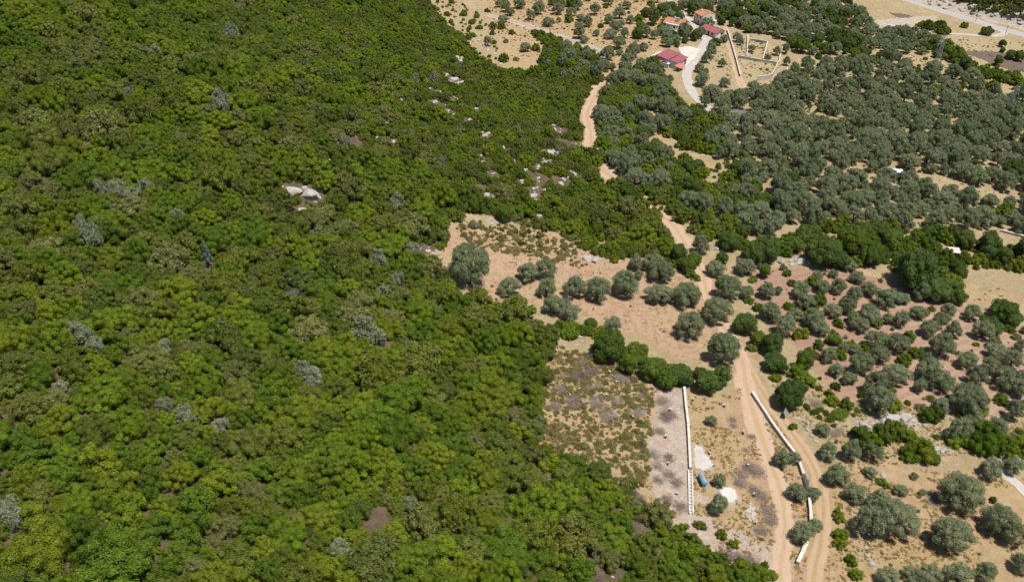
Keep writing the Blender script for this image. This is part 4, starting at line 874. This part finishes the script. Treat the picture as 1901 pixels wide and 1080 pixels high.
for pix, th, hh, lab in (([(1350, 58), (1358, 84), (1366, 112), (1374, 143)], .35, 1.1, 'long straight pale wall beside the sunken earth lane'),
                         ([(1388, 68), (1387, 88), (1386, 108)], .3, 1.0, 'short pale wall left of the small walled orchard'),
                         ([(1392, 76), (1408, 78), (1424, 81)], .3, 1.0, 'back wall of the small walled orchard'),
                         ([(1424, 82), (1420, 98), (1415, 114)], .3, 1.1, 'right hand wall of the small walled orchard'),
                         ([(1370, 108), (1392, 112), (1414, 116)], .3, 1.2, 'front wall of the small walled orchard'),
                         ([(1416, 116), (1430, 118), (1444, 120)], .3, 1.1, 'pale wall joining the walled orchard to the big retaining wall'),
                         ([(1444, 121), (1438, 134), (1431, 146)], .4, 2.0, 'tall grey retaining wall on the right of the scraped plot'),
                         ([(1430, 147), (1418, 149), (1406, 150)], .4, 2.0, 'tall grey retaining wall along the foot of the scraped plot'),
                         ([(1461, 130), (1461, 140), (1461, 151)], .25, 1.0, 'separate short white wall beside the dense grove'),
                         ([(1449, 104), (1447, 111), (1446, 118)], .3, 1.1, 'short stub of pale wall above the big retaining wall'),
                         ([(1301, 66), (1304, 72), (1302, 76)], .3, 1.0, 'gate wall stub where the gravel road meets the houses')):
    wall('boundary_wall', pix, th, hh, m_wallc, lab, 'wall', g, coping=m_fresh if hh < 1.5 else None, step=3)
wall('roadside_wall', [(1856, 430), (1872, 434), (1888, 438), (1920, 446)], .5, .7, m_wallc, 'low pale wall at the right edge above the bushes', coping=m_fresh)
wall('path_kerb', [(1863, 880), (1882, 900), (1905, 924)], .25, .12, m_fresh, 'thin white kerb along the pale path', 'kerb')

# ------------------------------------------------------------------ blue water tanker
m_blue = worn('blue tank paint', (.10, .34, .52), (.22, .42, .54), 1.5, .5, .35)
m_tyre = worn('tyre rubber', (.025, .025, .025), None, 3, .9)
x, y, z, d = at(1304, 892, .5)
rt = empty('water_tanker', (x, y, z), R(98)); rt.scale = (.7,) * 3; tag(rt, 'blue cylindrical water tank trailer parked beside the foundation trench', 'trailer')
mb = MB(); n = 20; sect = [(-2.05, .30), (-1.95, .72), (-1.75, .84), (1.75, .84), (1.95, .72), (2.05, .30)]
mb.tube([(a, 0, 1.45) for a, _ in sect], [b for _, b in sect], n); tank = mb.build('tank', m_blue, rt, smooth=False)
mb = MB(); mb.tube([(.4, 0, 2.25), (.4, 0, 2.42)], [.34, .34], 14); hatch = mb.build('hatch', m_metal, tank)
mb = MB(); mb.box(-1.6, -.3, 2.3, 1.5, .3, 2.34); mb.build('walkway', worn('worn bare steel', (.45, .38, .28), (.3, .24, .18), 2), tank)
for xx in (-1.2, 0, 1.2):
    mb = MB(); mb.tube([(xx - .04, 0, 1.45), (xx + .04, 0, 1.45)], [.865, .865], n); mb.build('band', m_metal, tank)
mb = MB(); mb.box(-2.0, -.55, .5, 2.0, -.43, .64); mb.box(-2.0, .43, .5, 2.0, .55, .64); mb.box(-1.9, -.43, .52, -1.75, .43, .62); mb.box(1.75, -.43, .52, 1.9, .43, .62)
mb.build('chassis', m_blue, rt)
mb = MB(); mb.bar((-2.0, -.5, .57), (-3.4, 0, .55), .06); mb.bar((-2.0, .5, .57), (-3.4, 0, .55), .06); mb.tube([(-3.4, 0, .55), (-3.75, 0, .55)], [.06, .05], 6); mb.build('drawbar', m_blue, rt)
for xx in (.55,):
    for sg in (-1, 1):
        mb = MB(); mb.tube([(xx, sg * .62, .42), (xx, sg * .88, .42)], [.42, .42], 16); wh = mb.build('wheel', m_tyre, rt)
        mb = MB(); mb.tube([(xx, sg * .60, .42), (xx, sg * .895, .42)], [.22, .22], 12); mb.build('rim', m_metal, wh)
        mb = MB(); mb.box(xx - .6, sg * .58 - .02, .92, xx + .6, sg * .95 + .02, .96) if sg > 0 else mb.box(xx - .6, -.97, .92, xx + .6, -.56, .96); mb.build('mudguard', m_blue, rt)
mb = MB(); mb.bar((-3.2, 0, -.0), (-3.2, 0, .6), .04); mb.build('jockey_leg', m_metal, rt)
# grey panel on posts beside the green oak
x, y, z, d = at(1457, 773)
rt = empty('sign_board', (x, y, z), R(62)); tag(rt, 'small grey panel on two posts below the bright green tree', 'sign')
M = Matrix.Translation((0, 0, 1.3)) @ Matrix.Rotation(R(-28), 4, 'X'); mb = MB(); mb.box(-1.1, -.04, -.7, 1.1, .04, .7, M); mb.build('panel', m_metal, rt)
for sg in (-1, 1):
    mb = MB(); mb.bar((sg * .8, -.25, -.3), (sg * .8, -.05, 1.1), .05); mb.build('post', m_metal, rt)

# ------------------------------------------------------------------ pylons and poles
def pylon(px, py, hgt, label, ang):
    x, y, z, d = at(px, py); rt = empty('pylon', (x, y, z), R(ang)); tag(rt, label, 'pylon', 'lattice pylons across the grove')
    k = hgt / 13.5; wb, wt = 1.05 * k, .2 * k; lv = np.linspace(0, hgt, 9)
    def c(i, q):
        w_ = wb + (wt - wb) * (lv[i] / hgt) ** .8; return Vector(((-1, 1, 1, -1)[q] * w_, (-1, -1, 1, 1)[q] * w_, lv[i]))
    for q in range(4):
        mb = MB(); mb.tube([c(i, q) + (Vector((0, 0, -.4)) if i == 0 else Vector()) for i in range(9)], [.06] * 9, 4); mb.build('leg', m_metal, rt)
    mb = MB()
    for i in range(8):
        for q in range(4):
            p = (q + 1) % 4; mb.bar(c(i, q), c(i + 1, p), .026, 3); mb.bar(c(i, p), c(i + 1, q), .026, 3); mb.bar(c(i + 1, q), c(i + 1, p), .025, 3)
    mb.build('bracing', m_metal, rt)
    for zz, ww in ((hgt * .72, 2.1), (hgt * .84, 1.9), (hgt * .95, 1.5)):
        mb = MB()
        for sg in (-1, 1):
            tip = Vector((sg * ww * k, 0, zz)); mb.bar((0, -.2, zz), tip, .05, 3); mb.bar((0, .2, zz), tip, .05, 3); mb.bar((0, 0, zz + .8 * k), tip, .045, 3)
        arm = mb.build('crossarm', m_metal, rt)
        for sg in (-1, 1):
            mb = MB(); mb.tube([(sg * ww * k, 0, zz - .05), (sg * ww * k, 0, zz - .7)], [.06, .09], 6); mb.build('insulator', m_pwhite, arm)
pylon(1738, 124, 14.5, 'grey lattice pylon rising from the grove by the green hedge', 20)
pylon(1871, 214, 12.5, 'grey lattice pylon near the right edge beside the straw field', 20)
def pole(px, py, hgt, label, mat):
    x, y, z, d = at(px, py); rt = empty('utility_pole', (x, y, z)); tag(rt, label, 'pole')
    mb = MB(); mb.tube([(0, 0, -.3), (0, 0, hgt)], [.13, .09], 8); mb.build('pole', mat, rt)
    mb = MB(); mb.box(-.6, -.05, hgt - .5, .6, .05, hgt - .4); mb.build('crossbar', m_metal, rt)
pole(1809, 403, 3.4, 'white post standing in the red clearing', m_pwhite)
for px, py, l_ in ((1726, 12, 'first thin pole along the country road from the top'), (1811, 41, 'second thin pole along the country road'), (1866, 66, 'third thin pole by the road where the farm track joins')): pole(px, py, 5, l_, m_metal)

# ------------------------------------------------------------------ felled stumps
m_cut = worn('fresh cut wood', (.70, .66, .56), (.55, .5, .4), 4)
STP = [(1022, 683), (1032, 651), (1131, 691), (1075, 722), (1116, 731), (1126, 734), (1145, 708), (1178, 729), (1176, 774), (1089, 746), (1017, 715), (1010, 763), (1058, 733), (1062, 767), (1287, 740), (1338, 747), (1244, 759), (1236, 809), (1317, 839),
       (1380, 802), (1389, 862), (1240, 859), (1257, 914), (1401, 918), (1403, 969), (1322, 893), (1477, 983), (1180, 838), (1184, 900), (1345, 752)]
NEAR = ('in the dry scrub by the oak edge', 'on the pinkish rubble strip', 'on the orange plot right of the long wall', 'beside the right hand wall')
stump_list = []
for i, (px, py) in enumerate(STP):
    r = np.random.default_rng(900 + i); x, y, z, d = at(px, py, .5); rt = empty('tree_stump', (x, y, z), r.uniform(0, 6)); stump_list.append((rt, px, py))
    mb = MB(); hh = r.uniform(.55, .95); tr = r.uniform(.15, .24)
    mb.tube([(0, 0, -.2), (0, 0, hh * .5), (r.normal() * .06, r.normal() * .06, hh)], [tr * 1.5, tr, tr * .95], 8); tops = [(Vector(mb.v[-1]), tr)]
    top = sum((Vector(v) for v in mb.v[-8:]), Vector()) / 8; cuts = [(top, tr, Vector((0, 0, 1)))]
    for k in range(int(r.integers(2, 4))):
        a = r.uniform(0, 6.28); dr = Vector((math.cos(a) * .7, math.sin(a) * .7, .8)).normalized(); b0 = Vector((0, 0, hh * .6)); e = b0 + dr * r.uniform(.35, .6)
        mb.tube([b0, e], [tr * .6, tr * .5], 6); cuts.append((e, tr * .52, dr))
    mb.build('trunk', m_bark, rt)
    for p, q, dr in cuts:
        mc = MB(); mc.tube([p - dr * .01, p + dr * .03], [q * 1.08, q * 1.04], 8); mc.build('cut_top', m_cut, rt)

# ------------------------------------------------------------------ loose stones and tussocks, too many to count
for k, (zone, n, rad, spn) in enumerate(((['strip', 'bank'], 1500, lambda: float(np.clip(rng.lognormal(-2.0, .5), .06, .5)), 'rubble'), (['rocky'], 160, lambda: float(rng.uniform(.15, .5)), 'rubble'),
                                         (['plot', 'lower', 'midR', 'strawbank'], 5600, lambda: float(np.clip(rng.lognormal(-1.0, .4), .18, .8)), 'dry_grass'), (['terrace'], 700, lambda: float(rng.uniform(.15, .45)), 'dry_grass'), (['terrace', 'orchard'], 5200, lambda: float(np.clip(rng.lognormal(-1.9, .45), .07, .4)), 'soil_clods'),
                                         (['strawR', 'enclosure', 'fieldtop', 'clear2', 'clearR'], 3600, lambda: float(rng.uniform(.3, .9)), 'dry_grass'), (['hill'], 900, lambda: float(np.clip(rng.lognormal(-1.1, .5), .12, 1.)), 'rubble'))):
    P = [Z[q] for q in zone]; al = np.concatenate(P); lo, hi = al.min(0), al.max(0); X = rng.uniform(lo[0], hi[0], n * 5); Y = rng.uniform(lo[1], hi[1], n * 5); ok = np.zeros(len(X), bool)
    for p in P: ok |= inside(p, X, Y)
    ok &= ~near_line(ALLTRK, X, Y, 1.7)
    if spn == 'dry_grass':
        for e in ('strip', 'patch', 'patch2', 'patch3'): ok &= ~inside(Z[e], X, Y)
        ok &= vn(X / 5, Y / 5, 95) > .38
    for i in np.nonzero(ok)[0][:n]: put(spn, float(X[i]), float(Y[i]), rad(), grid=False)
for i in range(130):                                                # pile of white stones, and rubble along the foundation wall
    x, y, z, d = at(1395 + random.gauss(0, 6), 948 + random.gauss(0, 8)); put('rubble', x, y, random.uniform(.14, .5), grid=False)
for i in range(420):
    u = random.random(); x, y, z, d = at(1258 + 12 * u + random.gauss(0, 5), 735 + 130 * u + random.gauss(0, 6)); put('rubble', x, y, random.uniform(.1, .32), grid=False)
for i in range(90):  # pale stones standing in for a cluster of white flowers
    u = random.random(); x, y, z, d = at(1655 + 130 * u + random.gauss(0, 3), 848 + 16 * u + random.gauss(0, 4)); put('rubble', x, y, random.uniform(.1, .28), grid=False)
for i in range(40):
    x, y, z, d = at(1282 + random.gauss(0, 6), 958 + random.gauss(0, 4)); put('rubble', x, y, random.uniform(.1, .35), grid=False)

# ------------------------------------------------------------------ labels: look, then landmark, then place
LMK = [(384, 478, 'the blue grey conifer', 200), (565, 355, 'the flat pale rock slab', 170), (410, 192, 'the round grey bush', 150), (682, 615, 'the lone grey olive', 170), (170, 440, 'the long silvery bush', 170), (205, 1045, 'the giant bright oak', 220), (60, 1030, 'the huge dull oak', 160),
       (345, 770, 'the silvery bush pair', 170), (630, 1018, 'the pale blue bush', 170), (830, 535, 'the vivid green tree', 130), (1304, 893, 'the blue tanker', 110), (1275, 790, 'the white foundation wall', 90), (1435, 790, 'the white topped wall', 90), (1466, 735, 'the bright tree by the wall', 120),
       (1256, 45, 'the solar heater villa', 60), (1309, 30, 'the pink house', 45), (1325, 56, 'the maroon bungalow', 50), (1247, 106, 'the red roofed workshop', 80), (1395, 95, 'the walled orchard', 70), (1373, 211, 'the dark roofed hut', 110), (1738, 110, 'the pylon by the hedge', 90), (1871, 200, 'the right hand pylon', 110),
       (1769, 466, 'the flat pale shed', 110), (1720, 510, 'the broad green tree', 120), (1840, 115, 'the ploughed field', 90), (1100, 220, 'the winding dirt track', 110), (1290, 150, 'the gravel road', 80), (1130, 320, 'the track bend', 110), (870, 492, 'the widest terrace olive', 110), (1690, 810, 'the dark bush bank', 110), (1640, 778, 'the pale rock bank', 100),
       (1310, 560, 'the red terrace', 140), (1600, 560, 'the red earth orchard', 190), (1100, 760, 'the felled scrub plot', 120), (960, 100, 'the bare tan clearing', 110), (845, 145, 'the scattered white rocks', 140), (1010, 345, 'the lower rock scatter', 140), (1800, 350, 'the straw clearing', 120), (1480, 487, 'the grey cliff stones', 110), (1665, 960, 'the big double olive', 140), (1788, 909, 'the round olive on straw', 130), (1865, 965, 'the bottom right olives', 130)]
LMK += [(330, 400, 'the small grey bush', 0), (405, 790, 'the lower silvery bush', 0), (300, 645, 'the tiny silvery bush', 0), (570, 695, 'the pale twin bushes', 0), (760, 935, 'the pale bush by the plot edge', 0), (540, 545, 'the bare twiggy bush', 0), (490, 70, 'the upper bare bush', 0), (215, 357, 'the wide grey bush pair', 0),
        (475, 23, 'the upper pale rock', 0), (700, 255, 'the small hillside rocks', 0), (155, 272, 'the bare earth scar', 0), (695, 976, 'the lower bare scar', 0), (1020, 870, 'the bright plot corner shrubs', 0), (100, 200, 'the upper left slope', 0), (600, 150, 'the upper middle slope', 0), (90, 800, 'the left edge slope', 0), (500, 850, 'the lower middle slope', 0), (860, 1000, 'the bottom slope', 0), (1200, 700, 'the dark hedge above the plot', 0)]
SELF = {(384, 478): 'small upswept blue grey conifer alone among the green oaks', (410, 192): 'round pale grey bush high on the green hillside', (682, 615): 'lone rounded grey olive bush on a bare patch of hillside', (170, 440): 'long silvery olive bush in the oak scrub at far left', (205, 1045): 'giant bright green oak crown at the bottom left corner',
        (60, 1030): 'huge dull green oak crown in the very bottom left corner', (345, 770): 'wide silvery bush, right one of a pair low on the hillside', (630, 1018): 'pale blue grey bush near the bottom edge of the hillside', (830, 535): 'vivid green leafy bush at the left end of the red terrace', (1466, 730): 'big round green tree right of the white topped wall',
        (870, 492): 'widest olive tree at the left end of the terrace row', (330, 400): 'small grey bush standing alone in the upper middle scrub', (300, 645): 'tiny silvery bush in the lower left scrub', (1788, 909): 'big round olive tree alone on straw coloured ground'}
NTH = 'nearest second third fourth fifth sixth seventh eighth ninth tenth eleventh twelfth thirteenth fourteenth fifteenth sixteenth seventeenth eighteenth nineteenth twentieth'.split() + ['twenty ' + q for q in 'first second third fourth fifth sixth seventh eighth ninth'.split()] + ['thirtieth'] + ['thirty ' + q for q in 'first second third fourth fifth sixth seventh eighth ninth'.split()]
PEND = {}
def label(o, look, px, py):
    "queue a thing: it will be named by its look and its place in the order outward from the nearest landmark"
    for (lx, ly), tx in SELF.items():
        if math.hypot(px - lx, py - ly) < 6 and tx not in USED and 'shrub' not in look.replace('oak shrub', '')[-5:]: USED.add(tx); o['label'] = tx; return
    dd, lx, ly, nm = min((math.hypot(px - lx, (py - ly) * 1.2), lx, ly, nm) for lx, ly, nm, _ in LMK)
    dx, dy = px - lx, (py - ly) * 1.2; q = int(((math.atan2(-dy, dx) + math.pi / 8) % (2 * math.pi)) // (math.pi / 4))
    PEND.setdefault((look, nm, q), []).append((dd, o))
USED = set()
def settle_labels():
    W_ = ('right of', 'upper right of', 'above', 'upper left of', 'left of', 'lower left of', 'below', 'lower right of')
    for (look, nm, q), v in PEND.items():
        v.sort(key=lambda a: a[0])
        for i, (_, o) in enumerate(v):
            o['label'] = f'{look} {W_[q]} {nm}' if len(v) == 1 else f'{look}, {NTH[min(i, 38)]}{" one" if i else ""} {W_[q]} {nm}'
LOOK = dict(oak_shrub='green oak shrub', mastic_shrub='dull dark shrub', wild_olive='silvery grey bush', broom_shrub='yellow green bush', bare_shrub='bare grey twiggy shrub', olive_tree='grey green olive tree', green_tree='dark green tree', pine='small conifer with upswept blue grey branches',
            limestone_boulder='pale limestone boulder', brush_pile='heap of cut branches')
GRP = dict(oak_shrub='oak shrubs of the scrub', mastic_shrub='dark shrubs of the hillside', wild_olive='silvery bushes on the hillside', broom_shrub='yellow green bushes', bare_shrub='bare grey shrubs', olive_tree='olive trees of the valley groves', green_tree='dark green trees of the valley', limestone_boulder='pale rocks on the slopes', brush_pile='brush heaps of the felled plot')
CATS = dict(oak_shrub='shrub', mastic_shrub='shrub', wild_olive='bush', broom_shrub='bush', bare_shrub='shrub', olive_tree='tree', green_tree='tree', pine='tree', limestone_boulder='rock', brush_pile='brushwood')
def size_word(sp, r):
    lo, hi = dict(olive_tree=(2.2, 3.4), green_tree=(2, 3.6), limestone_boulder=(.7, 1.5)).get(sp, (1.2, 2.6)); return 'small ' if r < lo else 'large ' if r > hi else ''
for rt, px, py in stump_list:
    tag(rt, None, 'stump', 'cut stumps of the felled plot'); label(rt, 'dark cut stump with pale top', px, py)

# ------------------------------------------------------------------ the 300 largest of each kind in view stand singly, the rest of that kind as one mass
LIMIT = 300
MASS = dict(weed='low_weeds', oak_shrub='oak_scrub', mastic_shrub='dark_scrub', olive_tree='olive_woods', green_tree='green_woods', dry_grass='dry_grass', rubble='rubble')
MLAB = dict(soil_clods='clods of turned reddish earth', weed='low olive green weeds dotted over dry ground', oak_shrub='sea of smaller green oak scrub covering the hillside', mastic_shrub='dull dark scrub filling the hillside between oaks', olive_tree='far mass of grey green olive trees', green_tree='remaining dark green trees of the valley', dry_grass='tufts of dry straw coloured grass', rubble='loose pale stones strewn over bare ground')
def mass(sp, items):
    nm = MASS.get(sp, sp); pc = bpy.data.collections.new(nm + ' shapes')
    for i, (_, _, jm) in enumerate(PROTO[sp]):
        pc.objects.link(bpy.data.objects.new('%s_%02d' % (nm, i), jm))
    me = bpy.data.meshes.new(nm); n = len(items); me.vertices.add(n)
    me.vertices.foreach_set('co', np.array([i[1:4] for i in items], np.float32).ravel())
    a = me.attributes.new('rot', 'FLOAT_VECTOR', 'POINT'); a.data.foreach_set('vector', np.array([(0, 0, i[5]) for i in items], np.float32).ravel())
    a = me.attributes.new('scl', 'FLOAT_VECTOR', 'POINT'); a.data.foreach_set('vector', np.array([[i[4] * q for q in i[7]] for i in items], np.float32).ravel())
    a = me.attributes.new('shape', 'INT', 'POINT'); a.data.foreach_set('value', np.array([i[6] for i in items], np.int32))
    o = link(nm, me); tag(o, MLAB.get(sp, 'mass of ' + nm), kind='stuff')
    ng = bpy.data.node_groups.new(nm, 'GeometryNodeTree'); ng.interface.new_socket('Geometry', in_out='INPUT', socket_type='NodeSocketGeometry'); ng.interface.new_socket('Geometry', in_out='OUTPUT', socket_type='NodeSocketGeometry')
    N, L = ng.nodes.new, ng.links.new; gi, go = N('NodeGroupInput'), N('NodeGroupOutput'); ip = N('GeometryNodeInstanceOnPoints'); ci = N('GeometryNodeCollectionInfo')
    ci.inputs['Collection'].default_value = pc; ci.inputs['Separate Children'].default_value = True; ci.inputs['Reset Children'].default_value = True
    def attr(nme, ty):
        q = N('GeometryNodeInputNamedAttribute'); q.data_type = ty; q.inputs['Name'].default_value = nme; return q.outputs['Attribute']
    er = N('FunctionNodeEulerToRotation'); L(attr('rot', 'FLOAT_VECTOR'), er.inputs[0])
    L(gi.outputs[0], ip.inputs['Points']); L(ci.outputs[0], ip.inputs['Instance']); ip.inputs['Pick Instance'].default_value = True
    L(attr('shape', 'INT'), ip.inputs['Instance Index']); L(er.outputs[0], ip.inputs['Rotation']); L(attr('scl', 'FLOAT_VECTOR'), ip.inputs['Scale']); L(ip.outputs[0], go.inputs[0])
    md = o.modifiers.new('scatter', 'NODES'); md.node_group = ng
by = {}
for p in PL: by.setdefault(p[0], []).append(p)
for spn, items in by.items():
    if spn in ('dry_grass', 'rubble', 'weed', 'soil_clods'): mass(spn, items); continue
    rows = []
    for p in items:
        px, py, dep = proj(p[1], p[2], p[3] + HRATIO[spn] * p[4]); rp = p[4] * FPX / dep
        rows.append((-rp if (-rp * .5 < px < 1901 + rp * .5 and -rp * .5 < py < 1080 + rp * .5) else 1e3 - rp, px, py, p))
    rows.sort(key=lambda q: q[0]); single = [q for q in rows if q[0] < 0][:LIMIT]; rest = [q[3] for q in rows[len(single):]]
    rest = [p for p in rest if -160 < proj(p[1], p[2], p[3])[0] < 2060]
    for _, px, py, p in single:
        cm, tm, jm = PROTO[spn][p[6]]; nm = 'pine_tree' if spn == 'pine' else spn
        if tm is None: o = link(nm, cm, None, p[1:4], p[5], [p[4] * q for q in p[7]])
        else:
            o = empty(nm, p[1:4], p[5]); o.scale = [p[4] * q for q in p[7]]; link('trunk', tm, o); link('crown', cm, o)
        tag(o, None, CATS[spn], GRP.get(spn)); label(o, size_word(spn, p[4]) + LOOK[spn], px, py)
    if rest: mass(spn, rest)
    print(spn, len(single), len(rest))
settle_labels()
